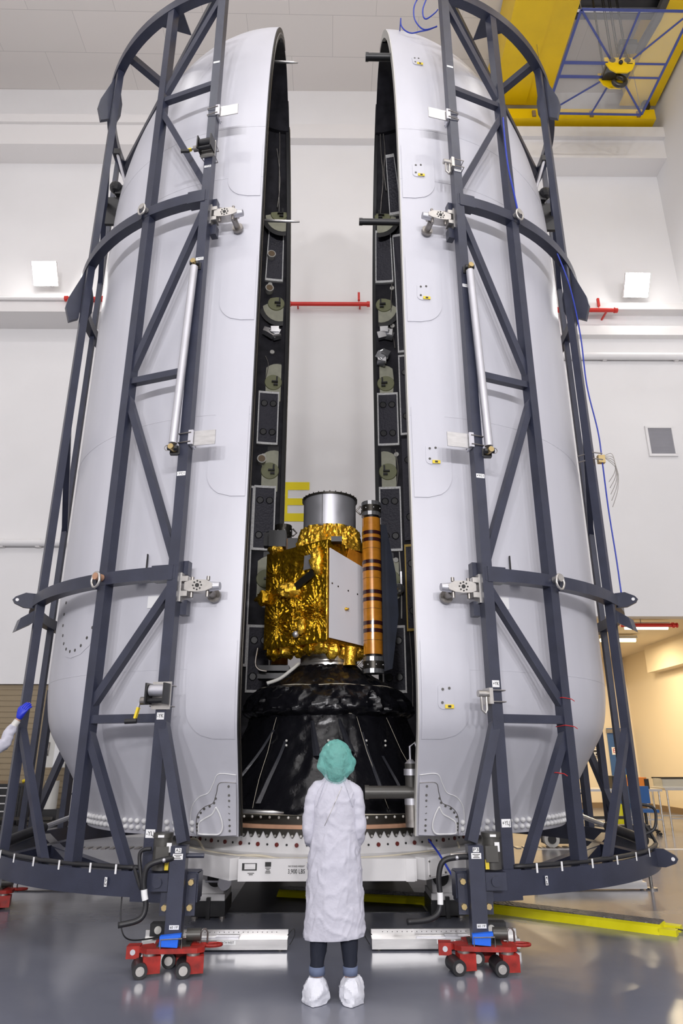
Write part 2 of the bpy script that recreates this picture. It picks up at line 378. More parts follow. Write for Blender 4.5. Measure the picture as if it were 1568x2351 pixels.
MB(RM).bx(a.x+.05, b.x-.2, 16.85, 17.15, a.z-.05, a.z).build('lid', 'ylabel', t)
a = rp(1478, 1790, 17.2); b = rp(1600, 1812, 17.2)
t = thing('clear_tray', 'long clear plastic tray lying on right-hand steel table', 'tray', RM @ V(((a.x+b.x)/2, 17.3, .88)))
MB(RM).bx(7.6, 9.4, 17.1, 17.6, .88, .90).build('base', 'cream', t)
MB(RM).bx(7.6, 9.4, 17.1, 17.11, .90, 1.08).bx(7.6, 9.4, 17.59, 17.6, .90, 1.08).bx(7.6, 7.61, 17.1, 17.6, .90, 1.08).build('side_wall', 'tray', t)
MB(RM).bx(7.58, 9.42, 17.08, 17.12, 1.07, 1.10).bx(7.58, 9.42, 17.58, 17.62, 1.07, 1.10).build('rim', 'gunmetal', t)
a = rp(1346, 1806, 16.9); 
t = thing('fire_extinguisher', 'red and clear container standing at left end of steel table', 'container', RM @ V((a.x, 16.9, .87)))
MB(RM).cyl((a.x, 16.9, .87), (a.x, 16.9, .98), .085).build('red_base', 'redpipe', t, 40)
MB(RM).cyl((a.x, 16.9, .98), (a.x, 16.9, 1.16), .085, .06).build('upper_body', 'cream', t, 40)
MB(RM).cyl((a.x, 16.9, 1.16), (a.x, 16.9, 1.23), .03).build('cap', 'black', t, 40)
def chair(px, label, Y):
    a = rp(px, 1840, Y); x = a.x
    t = thing('lab_chair', label, 'chair', RM @ V((x, Y, 0)), 'blue lab chairs')
    MB(RM).bx(x-.22, x+.22, Y-.2, Y+.2, .44, .50).build('seat', 'seat', t)
    MB(RM).bx(x-.22, x+.22, Y+.18, Y+.24, .60, .95).build('backrest', 'seat', t)
    MB(RM).cyl((x, Y, .1), (x, Y, .44), .03).bar((x, Y+.2, .44), (x, Y+.22, .65), .05, .02, (1, 0, 0)).build('column', 'black', t, 40)
    for k in range(5):
        q = 2*pi*k/5+.4; e = V((x+.27*cos(q), Y+.27*sin(q), .08))
        f = MB(RM).bar((x, Y, .12), e, .04, .03).build('foot', 'black', t)
        MB(RM).cyl(e-V((0, .02, .05)), e+V((0, .02, -.05)), .03).build('caster', 'black', f, 40)
chair(1312, 'blue lab chair left of the table legs, in the gap beside white nose cone base', 15.95)
chair(1478, 'blue lab chair at the right-hand table with black hose in front', 15.95)
# yellow bag under the table
a = rp(1419, 1840, 16.4); solo('yellow_bag', MB(RM).sphere((a.x, 16.4, .30), (.16, .12, .3)), 'ramp', 'bright yellow bundle standing under the steel table', 'bag', None, 180)
# left background : tool chest, machine
t = thing('tool_chest', 'wide black tool chest with silver drawer pulls before tan roll door', 'tool chest', RM @ V((-7.0, 14.7, 0)))
MB(RM).bx(-8.6, -6.12, 14.35, 15.0, .12, 1.02).build('cabinet', 'black', t)
MB(RM).bx(-8.65, -6.08, 14.32, 15.03, 1.02, 1.06).build('worktop', 'rubber', t)
for cx in (-8.18, -7.36, -6.54):
    for i in range(6):
        z = .18+i*.14; f = MB(RM).bx(cx-.38, cx+.38, 14.335, 14.36, z, z+.125).build('drawer', 'black', t)
        MB(RM).bx(cx-.34, cx+.34, 14.31, 14.337, z+.1, z+.122).build('drawer_pull', 'alu', f)
for x in (-8.4, -6.3):
    for y in (14.45, 14.9): MB(RM).cyl((x-.03, y, .06), (x+.03, y, .06), .06).build('caster', 'rubber', t, 40)
q = rp(66, 1795, 14.6); solo('yellow_tool', MB(RM).tube([(q.x-.12, 14.6, 1.10), (q.x, 14.6, 1.13), (q.x+.1, 14.6, 1.1)], .035), 'ylabel', 'yellow tool lying on top of black tool chest', 'tool', None, 180)
q = rp(12, 1798, 14.6); solo('brown_tray', MB(RM).bx(q.x-.25, q.x+.2, 14.45, 14.7, 1.06, 1.11), 'basebd', 'small brown tray lying on left end of black tool chest', 'tray')
a, b = rp(108, 1682, 14.2), rp(150, 1762, 14.2)
t = thing('control_cabinet', 'white upright machine with open box front standing behind black brace', 'machine', RM @ V(((a.x+b.x)/2, 14.3, 0)))
MB(RM).bx(a.x, b.x, 14.15, 14.5, b.z, a.z).build('box_housing', 'cream', t)
MB(RM).bx(a.x+.22, b.x-.02, 14.13, 14.15, b.z+.03, a.z-.2).build('box_door', 'whitem', t)
MB(RM).tube([(a.x+.1, 14.13, a.z-.18), (a.x+.1, 14.1, a.z-.4), (a.x+.1, 14.13, a.z-.42)], .015).build('handle', 'steel', t, 180)
MB(RM).cyl((a.x+.2, 14.3, .62), (a.x+.2, 14.3, 1.12), .13).build('canister', 'cream', t, 40)
MB(RM).cyl((a.x+.2, 14.3, 1.12), (a.x+.2, 14.3, b.z), .06).build('neck', 'steel', t, 40)
MB(RM).bx(a.x, a.x+.42, 14.12, 14.5, 0, .62).build('pedestal', 'black', t)
# pipes, wall lights, grille, letter on the back wall
def wpipe(name, x0, x1, y, px_r, m, label, cat='pipe', Y=15.38):
    a, b = rp(x0, y, Y), rp(x1, y, Y); z = (a.z+b.z)/2
    t = thing(name, label, cat, RM @ V((a.x, Y, z)))
    MB(RM).cyl((a.x, Y, z), (b.x, Y, z), px_r, n=16).build('pipe', m, t, 40); return t, a.x, b.x, z
t, x0, x1, z = wpipe('wall_pipe', -60, 150, 1246, .085, 'wall', 'white pipe along the back wall left of the navy frame')
for k in (.3, .7): MB(RM).bx(x0+(x1-x0)*k-.05, x0+(x1-x0)*k+.05, 15.36, 15.5, z-.1, z+.1).build('clamp', 'trim', t)
t, x0, x1, z = wpipe('wall_pipe', 1290, 1620, 818, .095, 'wall', 'white pipe along the back wall below the right ledge')
for k in (.3, .8): MB(RM).bx(x0+(x1-x0)*k-.05, x0+(x1-x0)*k+.05, 15.36, 15.5, z-.1, z+.1).build('clamp', 'trim', t)
t, x0, x1, z = wpipe('wall_pipe', -60, 160, 686, .05, 'trim', 'thin grey conduit ending at the left red pipe', Y=14.7)
def redpipe(x0, x1, y, label, flag=None, Y=15.3):
    t, a, b, z = wpipe('fire_pipe', x0, x1, y, .055, 'redpipe', label, 'pipe', Y); tag(t, group='red fire pipes on the back wall')
    for x in (a+.03, b-.03): MB(RM).cyl((x-.04, Y, z), (x+.04, Y, z), .075).build('coupling', 'redpipe', t, 40)
    for x in (a+.25, b-.25): MB(RM).bx(x-.02, x+.02, Y, 15.5, z-.02, z+.02).build('hanger', 'redpipe', t)
    if flag is not None:
        x = rp(flag, y, Y).x
        MB(RM).cyl((x, Y, z), (x, Y, z+.3), .012).bx(x-.03, x+.03, Y-.03, Y+.03, z+.12, z+.36).build('bracket', 'redpipe', t)
redpipe(150, 236, 686, 'short red fire pipe at left between light and navy post', None, 14.62)
redpipe(662, 848, 698, 'red fire pipe crossing the gap between the two shells', 824)
redpipe(1280, 1416, 712, 'red fire pipe at right below the bright wall light', 1376, 15.08)
for px, py, l in ((110, 642, 'glaring white flood light on the wall at left'), (1455, 668, 'glaring white flood light on the wall at right')):
    c = rp(px, py, 15.2); t = thing('flood_light', l, 'flood light', RM @ c, 'wall flood lights')
    MB(RM).box((c.x, 15.03, c.z+.05), (.64, .09, .62), Matrix.Rotation(rad(32), 3, 'X')).build('housing', 'trim', t)
    MB(RM).box((c.x, 14.98, c.z+.02), (.62, .03, .60), Matrix.Rotation(rad(32), 3, 'X')).build('lens', 'lamp', t)
    MB(RM).bx(c.x-.05, c.x+.05, 15.05, 15.5, c.z-.0, c.z+.08).build('bracket', 'steel', t)
a, b = rp(1484, 983, 15.48), rp(1551, 1044, 15.48)
t = thing('vent_grille', 'square grey louvred vent grille on the right of back wall', 'vent', RM @ ((a+b)/2))
f = MB(RM)
for (xa, xb, za, zb) in ((a.x-.05, b.x+.05, a.z-.01, a.z+.05), (a.x-.05, b.x+.05, b.z-.05, b.z+.01), (a.x-.05, a.x+.01, b.z, a.z), (b.x-.01, b.x+.05, b.z, a.z)): f.bx(xa, xb, 15.44, 15.5, za, zb)
f.build('frame', 'wall', t)
f = MB(RM)
for i in range(22):
    z = b.z+.02+(a.z-b.z-.04)*i/21; f.bar((a.x, 15.47, z), (b.x, 15.47, z), .03, .006, (0, .7, .7))
f.build('louvres', 'silver', t)
a, b = rp(652, 1107, 15.49), rp(709, 1197, 15.49); hh = a.z-b.z
f = MB(RM).bx(a.x-.28, a.x+.10, 15.485, 15.5, b.z, a.z)
for k0, k1 in ((0, .2), (.41, .58), (.8, 1)): f.bx(a.x, b.x-(.1 if k0 == .41 else 0), 15.485, 15.5, b.z+hh*k0, b.z+hh*k1)
solo('wall_letter', f, 'wyellow', 'big yellow letter E painted on back wall between the shells', 'letter')
# ================================================================ OVERHEAD CRANE
t = thing('bridge_crane', 'yellow overhead travelling crane with two girders at top right', 'crane', RM @ V((7, 14.8, 18.7)))
MB(RM).bx(4.45, 6.1, 2, 14.75, 19.5, 20.85).bx(4.45, 5.45, 2, 14.7, 19.46, 19.5).build('girder', 'yellow', t)
MB(RM).bx(8.4, 9.25, 2, 14.75, 19.5, 20.85).bx(8.2, 9.25, 2, 14.7, 19.44, 19.5).build('girder', 'yellow', t)
MB(RM).bx(4.4, 9.1, 14.55, 14.95, 18.75, 19.12).build('end_truck', 'yellow', t)
for x in (5.6, 7.25, 8.6): MB(RM).bx(x-.05, x+.05, 14.5, 14.6, 18.8, 19.0).build('stop_bracket', 'basebd', t)
MB(RM).bx(8.75, 8.95, 14.45, 14.75, 19.1, 19.3).tube([(8.85, 14.6, 19.3), (8.95, 14.6, 19.6), (8.9, 14.6, 19.95)], .09).build('limit_switch', 'black', t)
MB(RM).bx(6.12, 8.38, 9.0, 12.1, 19.7, 20.4).bx(6.12, 8.38, 12.2, 12.35, 19.6, 19.9).build('trolley', 'black', t)
MB(RM).bx(6.12, 8.2, 12.1, 12.18, 19.62, 19.7).build('trolley_rail', 'alu', t)
MB(RM).tube([(8.25, 11.0, 19.6), (8.2, 12.2, 19.45), (8.0, 13.0, 19.3)], .12).bx(7.3, 7.75, 12.5, 12.75, 18.9, 19.1).build('cable_arm', 'motor', t)
# drip pan : clear sheet with blue tape
P0, P1, P2, P3 = V((5.45, 10.28, 17)), V((7.9, 10.28, 17)), V((7.9, 12.85, 17)), V((5.45, 12.85, 17))
t = thing('drip_pan', 'clear square sheet edged with blue tape hanging under crane hook', 'drip pan', (6.7, 11.6, 17))
MB().bx(5.45, 7.9, 10.28, 12.85, 17.0, 17.012).build('clear_sheet', 'clear', t)
f = MB(); z = 16.995
for a, b in ((P0, P1), (P1, P2), (P2, P3), (P3, P0)): f.bar((a.x, a.y, z), (b.x, b.y, z), .06, .012)
cx, cy = 6.82, 11.7
for e in (P0, P1, P2, P3): f.bar((e.x, e.y, z), (cx+(e.x-cx)*.22, cy+(e.y-cy)*.22, z), .045, .01)
f.bar((6.75, 10.28, z), (6.75, 11.4, z), .045, .01).bar((6.75, 12.0, z), (6.6, 12.85, z), .045, .01)
for y in (11.5, 11.85): f.bar((5.45, y, z), (6.5, y, z), .075, .01).bar((7.15, y, z), (7.9, y, z), .05, .01)
f.build('blue_tape', 'bluetape', t)
for e in (P0, P1, P2, P3): MB().cyl((e.x, e.y, 17), (e.x, e.y, 19.5), .006, n=6).build('hanger_wire', 'steel', t)
t = thing('hook_block', 'yellow crane hook block hanging through middle of clear sheet', 'crane hook', (6.8, 11.7, 16.9))
poly = [(-.36, .17), (.36, .17), (.35, -.02), (.27, -.2), (.13, -.31), (-.13, -.31), (-.27, -.2), (-.35, -.02)]
for y in (11.5, 11.9): MB().prism(poly, (1, 0, 0), (0, 0, 1), (0, 1, 0), (6.8, y, 17.0), .03).build('cheek_plate', 'yellow', t)
MB().bx(6.5, 7.1, 11.53, 11.87, 16.93, 17.1).build('sheave_body', 'black', t)
for x in (6.62, 6.98): MB().cyl((x, 11.47, 17.08), (x, 11.5, 17.08), .075).build('pin_cap', 'black', t, 40)
MB().sphere((6.8, 11.46, 16.98), .05).build('centre_nut', 'black', t, 180)
hk = [(6.8+.12*sin(q)*1.2, 11.66, 16.6-.12*cos(q)*1.1+.02) for q in [x*.25 for x in range(-12, 11)]]
MB().tube([(6.8, 11.66, 16.86), (6.8, 11.66, 16.76)]+[(6.8+.14*sin(q), 11.66, 16.62+.14*cos(q)) for q in [i*.3 for i in range(0, 17)]], .055, 10).build('hook', 'gunmetal', t, 180)
for x, y in ((6.45, 11.6), (6.5, 11.75), (6.7, 11.6), (6.74, 11.75), (6.86, 11.6), (6.9, 11.75), (7.05, 11.6), (7.1, 11.75)):
    MB().cyl((x, y, 17.1), (x, y-.1, 19.72), .012, n=6).build('wire_rope', 'gunmetal', t)
small_print((7.02, 11.483, 16.98), .14, 1, .06, 'ink', t)
# ================================================================ FAIRING GEOMETRY
G, DC = .854, 9.2
PROF = [(.845, 1.985), (.98, 2.03), (1.15, 2.10), (1.41, 2.25), (1.65, 2.40), (1.85, 2.515), (2.1, 2.575), (2.4, 2.6), (3, 2.6), (4, 2.6), (5, 2.6), (6, 2.6), (7, 2.6), (8, 2.6), (8.8, 2.6), (9.4, 2.575), (9.9, 2.52), (10.4, 2.43), (10.9, 2.30),
        (11.4, 2.13), (11.9, 1.91), (12.4, 1.62), (12.8, 1.33), (13.1, 1.06), (13.35, .77), (13.52, .50), (13.64, .25), (13.68, .03)]
PROFS = resample(PROF, 96)
def rz(z):
    for (z0, r0), (z1, r1) in zip(PROFS, PROFS[1:]):
        if z <= z1: return r0+(r1-r0)*(z-z0)/(z1-z0) if z1 > z0 else r0
    return .03
def S(s, ph, z, off=0.):                 # a point of the skin of shell s at angle ph (degrees from the front seam)
    r = rz(z)+off; a = rad(ph); return V((s*(G+r*sin(a)), DC-r*cos(a), z))
def CY(s, ph, r, z): a = rad(ph); return V((s*(G+r*sin(a)), DC-r*cos(a), z))
def LF(s, ph, r, z):                     # local axes: x towards the seam, y outward, z up
    a = rad(ph); T = V((-s*cos(a), -sin(a), 0)); N = V((s*sin(a), -cos(a), 0)); o = CY(s, ph, r, z)
    m = Matrix.Identity(4)
    for i in range(3): m[i][0] = T[i]; m[i][1] = N[i]; m[i][2] = (0, 0, 1)[i]; m[i][3] = o[i]
    return m
def shell(mb, s, off, thick, ph0, ph1, n, z0=None, z1=None):
    pr = [p for p in PROFS if (z0 is None or p[0] >= z0) and (z1 is None or p[0] <= z1)]; P = len(pr); vs = []
    for o in (off, off-thick):
        for k in range(n+1):
            ph = ph0+(ph1-ph0)*k/n
            for z, r in pr:
                a = rad(ph); R = max(r+o, .005); vs.append(V((s*(G+R*sin(a)), DC-R*cos(a), z+(o if r < 1 else 0))))
    N = (n+1)*P; fs = []
    for b in (0, N):
        fs += [(b+k*P+i, b+(k+1)*P+i, b+(k+1)*P+i+1, b+k*P+i+1) for k in range(n) for i in range(P-1)]
    for k in range(n):
        for i in (0, P-1): fs.append((k*P+i, (k+1)*P+i, N+(k+1)*P+i, N+k*P+i))
    for k in (0, n):
        fs += [(k*P+i, k*P+i+1, N+k*P+i+1, N+k*P+i) for i in range(P-1)]
    return mb.add(vs, fs)
def patch(mb, s, outl, off0, off1, rings=5, inside=False, centre=None):   # plate that follows the skin; outl: (phi, z)
    n = len(outl); c = centre or (sum(p[0] for p in outl)/n, sum(p[1] for p in outl)/n); vs = [S(s, c[0], c[1], off1)]
    for k in range(1, rings+1):
        f = k/rings; vs += [S(s, c[0]+(p[0]-c[0])*f, c[1]+(p[1]-c[1])*f, off1) for p in outl]
    vs += [S(s, p[0], p[1], off0) for p in outl]
    fs = [(0, 1+i, 1+(i+1) % n) for i in range(n)]
    for k in range(rings): fs += [(1+k*n+i, 1+(k+1)*n+i, 1+(k+1)*n+(i+1) % n, 1+k*n+(i+1) % n) for i in range(n)]
    return mb.add(vs, fs)
def rrect(p0, p1, z0, z1, rr, n=5):      # rounded rectangle in (phi, z); rr in metres
    k = math.degrees(1/2.6); ru = rr*k; out = []
    for (cx, cz, a0) in ((p1-ru, z1-rr, 0), (p0+ru, z1-rr, 90), (p0+ru, z0+rr, 180), (p1-ru, z0+rr, 270)):
        for i in range(n+1):
            a = rad(a0+90*i/n); out.append((cx+ru*cos(a), cz+rr*sin(a)))
    return out
def dense(outl, m=3):
    out = []
    for i in range(len(outl)):
        a, b = outl[i], outl[(i+1) % len(outl)]
        for j in range(m): out.append((a[0]+(b[0]-a[0])*j/m, a[1]+(b[1]-a[1])*j/m))
    return out
def fairing(s):
    L = s < 0
    t = thing('fairing_half', 'tall white rocket fairing half shell at %s, %s' % (('left', 'edged with black rubber seal') if L else ('right', 'with yellow-tagged access covers')), 'fairing', (s*G, DC, .845), 'rocket fairing halves')
    sh = shell(MB(), s, 0, .03, 0, 180, 72).build('outer_shell', 'paint', t, 40)
    shell(MB(), s, -.03, .05, 0, 180, 60).build('inner_liner', 'liner', t, 40)
    # flange along the split line
    def flange(name, m, ph, w0, w1, tk, z0=None, z1=13.45):
        mb = MB(); pr = [p for p in PROFS if p[0] <= z1]; vs = []
        for z, r in pr:
            a = rad(ph)
            for R in (r+w0, max(r+w1, .05)):
                for xo in (-tk, .012): vs.append(V((s*(G-xo), DC-R*cos(a), z)))
        fs = []
        for i in range(len(pr)-1):
            b = i*4
            fs += [(b, b+2, b+6, b+4), (b+1, b+5, b+7, b+3), (b, b+4, b+5, b+1), (b+2, b+3, b+7, b+6)]
        fs += [(0, 1, 3, 2)]
        return mb.add(vs, fs).build(name, m, t, 30)
    if L:
        flange('edge_seal', 'rubber', 0, -.004, -.17, .05); flange('edge_seal', 'rubber', 180, .01, -.14, .05)
        g = [V((-G+.016, DC-(r-.10), z)) for z, r in PROFS if z < 13.2]; MB().tube(g, .012, 6).build('gasket_bead', 'gunmetal', t, 180)
        g = [V((-G+.016, DC+(r-.05), z)) for z, r in PROFS if z < 13.2]; MB().tube(g, .014, 6).build('gasket_bead', 'steel', t, 180)
        g = [V((-G+.016, DC+(r-.10), z)) for z, r in PROFS if z < 13.2]; MB().tube(g, .010, 6).build('gasket_bead', 'gunmetal', t, 180)
    else:
        flange('edge_flange', 'cream', 0, -.004, -.14, .05); flange('edge_flange', 'black', 180, -.004, -.10, .05)
    # acoustic panels with white tape borders
    def apanel(p0, p1, z0, z1, tape='tape', fast=True):
        e = .28; ez = .022
        o = MB(); patch(o, s, dense([(p0, z0), (p1, z0), (p1, z1), (p0, z1)], 5), -.075, -.125)
        pn = o.build('acoustic_panel', 'panel', t)
        if tape:
            b = MB()
            for q in ((p0-e, p1+e, z1-ez, z1+ez), (p0-e, p1+e, z0-ez, z0+ez), (p0-e, p0+e, z0, z1), (p1-e, p1+e, z0, z1)):
                patch(b, s, dense([(q[0], q[2]), (q[1], q[2]), (q[1], q[3]), (q[0], q[3])], 4), -.08, -.131, 2)
            b.build('tape_border', tape, pn)
        if fast:
            for fz in (.22, .78):
                for fp in (.28, .74):
                    T = LF(s, p0+(p1-p0)*fp, rz(z0)-.125, z0+(z1-z0)*fz)
                    MB(T).cyl((0, 0, 0), (0, -.012, 0), .055, n=16).tube([(.06*cos(a), -.01, .06*sin(a)) for a in [i*pi/6 for i in range(12)]], .008, 5, True).build('fastener', 'fastener', pn, 40)
        return pn
    lo, hi = (168, 176.6) if L else (169.9, 178.6)
    for z0, z1 in ((10.63, 11.60), (7.1, 8.18), (5.03, 6.22), (2.58, 3.66)): apanel(lo, hi, z0, z1)
    if L: apanel(160, 167.4, 3.0, 6.2)
    else:
        for z0, z1, tp in ((9.1, 11.5, 'tape'), (7.3, 9.0, 'tape'), (5.2, 7.2, None), (3.6, 5.1, 'ytape'), (12.6, 14.0, 'tape')):
            if z1 < 13: apanel(159, 168.6, z0, z1, tp)
        apanel(162, 169.5, 11.9, 12.8)
    # round vents
    for z in ((12.3, 10.17, 8.43, 6.56, 4.5) if L else (12.25, 10.17, 8.43, 6.56, 4.5)):
        if z > 12.2: z = 11.9
        ph = 175.6 if L else 176.4
        T = LF(s, ph, rz(z)-.078, z); n = 28
        MB(T).add([(.0, -.006, 0)]+[(max(.43*cos(2*pi*k/n), -.08 if L else -.05), -.006, .52*sin(2*pi*k/n)) for k in range(n)], [(0, 1+k, 1+(k+1) % n) for k in range(n)]).build('vent_surround', 'fastener', t)
        dk = MB(T).add([(.0, -.012, 0)]+[(max(.34*cos(2*pi*k/n), -.08 if L else -.05), -.012, .42*sin(2*pi*k/n)) for k in range(n)], [(0, 1+k, 1+(k+1) % n) for k in range(n)]).build('vent_disc', 'disc', t)
        MB(T).cyl((.07, -.012, 0), (.07, -.03, 0), .17, .16, 24).build('vent_core', 'disc2', dk, 40)
        MB(T).box((.04, -.05, 0), (.12, .05, .03)).box((.0, -.05, .05), (.03, .05, .12)).box((.02, -.05, -.06), (.08, .04, .04)).build('vent_latch', 'black', dk)
    # foil-wrapped boxes
    for z in ((9.45,) if L else (9.47, 8.97)):
        T = LF(s, 172.5 if L else 174.8, rz(z)-.09, z)
        bx = MB(T)
        for k in range(7):
            bx.box((random.uniform(-.1, .1), -.06-random.uniform(0, .05), random.uniform(-.1, .1)), (.16, .1, .14), Matrix.Rotation(random.uniform(-.6, .6), 3, 'Y') @ Matrix.Rotation(random.uniform(-.5, .5), 3, 'X'))
        bx.build('foil_wrapped_box', 'chrome', t)
    # small fittings on the liner
    for z in ((13.1, 11.5) if 0 else ()): pass
    for ph, z in ((172, 11.2), (170.5, 10.55), (173, 9.1), (171, 6.85)) if L else ((170.5, 10.5), (171, 9.7), (171, 6.9), (172.5, 4.85), (163, 2.9)):
        T = LF(s, ph, rz(z)-.08, z); MB(T).cyl((0, 0, 0), (0, -.03, 0), .045, n=14).build('button_fitting', 'cream', t, 40)
    if L:
        for z in (11.1, 10.42, 6.75):
            T = LF(s, 170.2, rz(z)-.08, z); k = MB(T).cyl((0, 0, 0), (0, -.12, 0), .085).build('standoff', 'cream', t, 40)
            MB(T).cyl((0, -.12, 0), (0, -.125, 0), .065).build('standoff_face', 'basebd', k, 40)
    # wiring
    def wire(pts, r=.012, m='steel'):
        MB().tube(spline([S(s, p, z, -.1) for p, z in pts], 30), r, 6).build('wire_run', m, t, 180)
    if L:
        wire([(168, 13.2), (171, 12.9), (172, 12.5), (173, 12.1), (173.5, 11.7)]); wire([(168, 12.9), (171, 12.7), (173, 12.4), (172, 12.0)]); wire([(170, 9.0), (171.5, 8.8), (170.5, 8.5)], .008)
    else:
        wire([(174, 13.2), (174, 12.9), (173, 12.5), (175, 12.1), (176, 11.7)], .014); wire([(171, 13.2), (170, 12.9), (172, 12.6), (171, 12.3)], .014)
        wire([(170.5, 10.6), (171.5, 9.9), (170.2, 9.2)]); wire([(171.5, 7.0), (170.5, 6.6), (171.5, 6.2)]); wire([(171, 5.0), (170.6, 4.4), (170.9, 3.8)], .014, 'cream'); wire([(168, 3.6), (167.4, 2.9), (167.8, 2.2)], .01)
        T = LF(s, 170.4, 2.46, 4.35); MB(T).box((0, -.05, .1), (.03, .12, .3)).sphere((-.05, -.08, -.05), (.1, .09, .1)).build('foil_bracket', 'chrome', t)
    # black separation tubes / rods
    if L:
        for z, ln in ((10.95, .36), (7.8, .46), (1.06, .42)):
            y = DC-rz(z)+(.14 if z > 2 else .2); MB().tube([(-G-.02, y, z), (-G+ln*.75, y, z-.01), (-G+ln, y, z-.015)], [.02, .018, .008], 10).build('guide_pin', 'alu', t, 180)
    else:
        for z, ln, r in ((11.17, .36, .055), (7.8, .50, .04), (1.235, .48, .06)):
            y = DC-rz(z)+.14 if z > 2 else DC-rz(z)+.2
            k = MB().cyl((G+.05, y, z), (G-ln, y, z), r, n=20).build('pusher_tube', 'black' if z > 2 else 'motor', t, 40)
            MB().cyl((G-ln-.012, y, z), (G-ln+.03, y, z), r*1.12, n=20).build('tube_cap', 'black' if z > 2 else 'motor', k, 40)
        y = DC-rz(1.2)+.2
        k = MB().cyl((G-.03, y, .95), (G-.03, y, 1.50), .058).build('spring_cartridge', 'motor', t, 40)
        for z in (1.15, 1.42): MB().cyl((G-.03, y, z-.03), (G-.03, y, z+.03), .07).build('clamp_collar', 'silver', k, 40)
        MB().cyl((G-.03, y, .92), (G-.03, y, 1.12), .066).build('lower_sleeve', 'steel', k, 40)
        MB().cyl((G-.03, y, 1.50), (G-.03, y, 1.54), .058, .02).tube([(G-.03, y, 1.54), (G-.03, y, 1.66), (G+.02, y, 1.7), (G+.05, y, 1.62)], .012).build('top_eye', 'silver', k, 60)
    # outer skin : seams, patches, covers
    def doubler(p1, z0, z1, rr, o0=-.004, o1=.008, nz=30, nc=14):
        zs = [z0+(z1-z0)*i/nz for i in range(nz+1)]; ru = rr*22.; vs = []
        def pm(z):
            d = min(z-z0, z1-z); e = max(0., (rr-d)/rr); return p1-ru*(1-math.sqrt(max(0., 1-e*e)))
        for z in zs: vs += [S(s, .5+(pm(z)-.5)*j/nc, z, o1) for j in range(nc+1)]
        n1 = nc+1; fs = [(i*n1+j, i*n1+j+1, (i+1)*n1+j+1, (i+1)*n1+j) for i in range(nz) for j in range(nc)]
        rim = [(0, j) for j in range(nc+1)]+[(i, nc) for i in range(1, nz+1)]+[(nz, j) for j in range(nc-1, -1, -1)]
        k = len(vs); vs += [S(s, .5+(pm(zs[i])-.5)*j/nc, zs[i], o0) for i, j in rim]
        for q in range(len(rim)-1):
            i0, j0 = rim[q]; i1, j1 = rim[q+1]; fs.append((i0*n1+j0, i1*n1+j1, k+q+1, k+q))
        MB().add(vs, fs).build('skin_doubler', 'paint', t, 30)
    for z0, z1 in ((1.72, 2.62), (4.1, 5.15), (6.25, 7.15), (8.05, 8.9)): doubler(9.6 if z0 > 2 else 11, z0, z1, .26)
    for z in (2.35, 5.05, 8.35, 9.2):
        mb = MB(); mb.tube([S(s, p, z, .0002) for p in range(0, 181, 2)], .0025, 4).build('seam_bead', 'paint', t)
    if not L:
        for ph, z in ((8.2, 10.77), (5.1, 8.495), (4.9, 6.655), (5.2, 4.583), (5.6, 2.094)):
            c = patch(MB(), s, dense(rrect(ph-1.7, ph+1.7, z-.11, z+.13, .05), 1), -.002, .016, 3).build('access_cover', 'paint', t)
            for dx, dz in ((-.7, .07), (.7, .08), (-.8, -.05)):
                T = LF(s, ph+dx, rz(z+dz)+.016, z+dz); MB(T).cyl((0, 0, 0), (0, .004, 0), .013, n=10).build('cover_screw', 'motor', c)
            T = LF(s, ph+.7, rz(z-.085)+.022, z-.085); k = MB(T).box((0, .002, 0), (.085, .006, .035)).build('yellow_tag', 'ylabel', c)
            MB(T).box((0, .006, 0), (.03, .004, .02)).build('tag_print', 'ink', k)
    # base corner plate with bolts
    base = [(.4, 1.33), (4.3, 1.33), (5.3, 1.24), (6.4, 1.15), (8.6, 1.115), (10.4, 1.06), (11.2, .98), (11.3, .86), (.4, .86)]
    big = [(.4, 1.40), (4.6, 1.41), (6.2, 1.32), (7.6, 1.24), (10.2, 1.20), (12.3, 1.12), (13.2, 1.0), (13.2, .86), (.4, .86)]
    def sm(o, k=3):
        return resample(o, len(o)*k)+[] if len(o) < 12 else dense(o, k)
    patch(MB(), s, sm(big, 5), 0, .014, 9, centre=(5, 1.0)).build('base_doubler', 'paint', t)
    def outline(o, off, r, nm, m, par):
        MB().tube([S(s, p_[0], p_[1], off) for p_ in resample(o, len(o)*7)], r, 5).build(nm, m, par, 180)
    cp = patch(MB(), s, sm(base, 5), 0, .045, 9, centre=(5, 1.0)).build('corner_plate', 'paint', t, 30)
    outline(base[:-1], .046, .0035, 'plate_edge_line', 'steel', cp); outline(big[:-1], .016, .005, 'sealant_bead', 'whitem', cp)
    pan = [(5.5, 1.115), (6.6, 1.05), (8.6, 1.01), (10.1, .97), (10.4, .90), (10.1, .872), (7, .868), (5.0, .872), (4.1, .91), (4.0, .97), (4.6, 1.05)]
    patch(MB(), s, sm(pan), .04, .075, 4, centre=(6.6, .95)).build('pressed_pocket', 'paint', cp, 60)
    outline(pan+pan[:1], .077, .008, 'pocket_rim', 'whitem', cp)
    bl = [(2.2, z) for z in (1.30, 1.22, 1.17, 1.12, 1.06, 1.0, .945, .90)]+[(5.6, 1.19), (6.1, 1.15), (7.3, 1.12), (8.8, 1.095), (9.8, 1.06), (10.5, 1.02), (10.9, .96), (10.9, .93), (10.9, .90)]
    for ph, z in bl:
        T = LF(s, ph, rz(z)+.045, z); MB(T).cyl((0, 0, 0), (0, .008, 0), .011, n=8).build('plate_bolt', 'motor', cp)
    # white bolt caps round the base
    proto = None
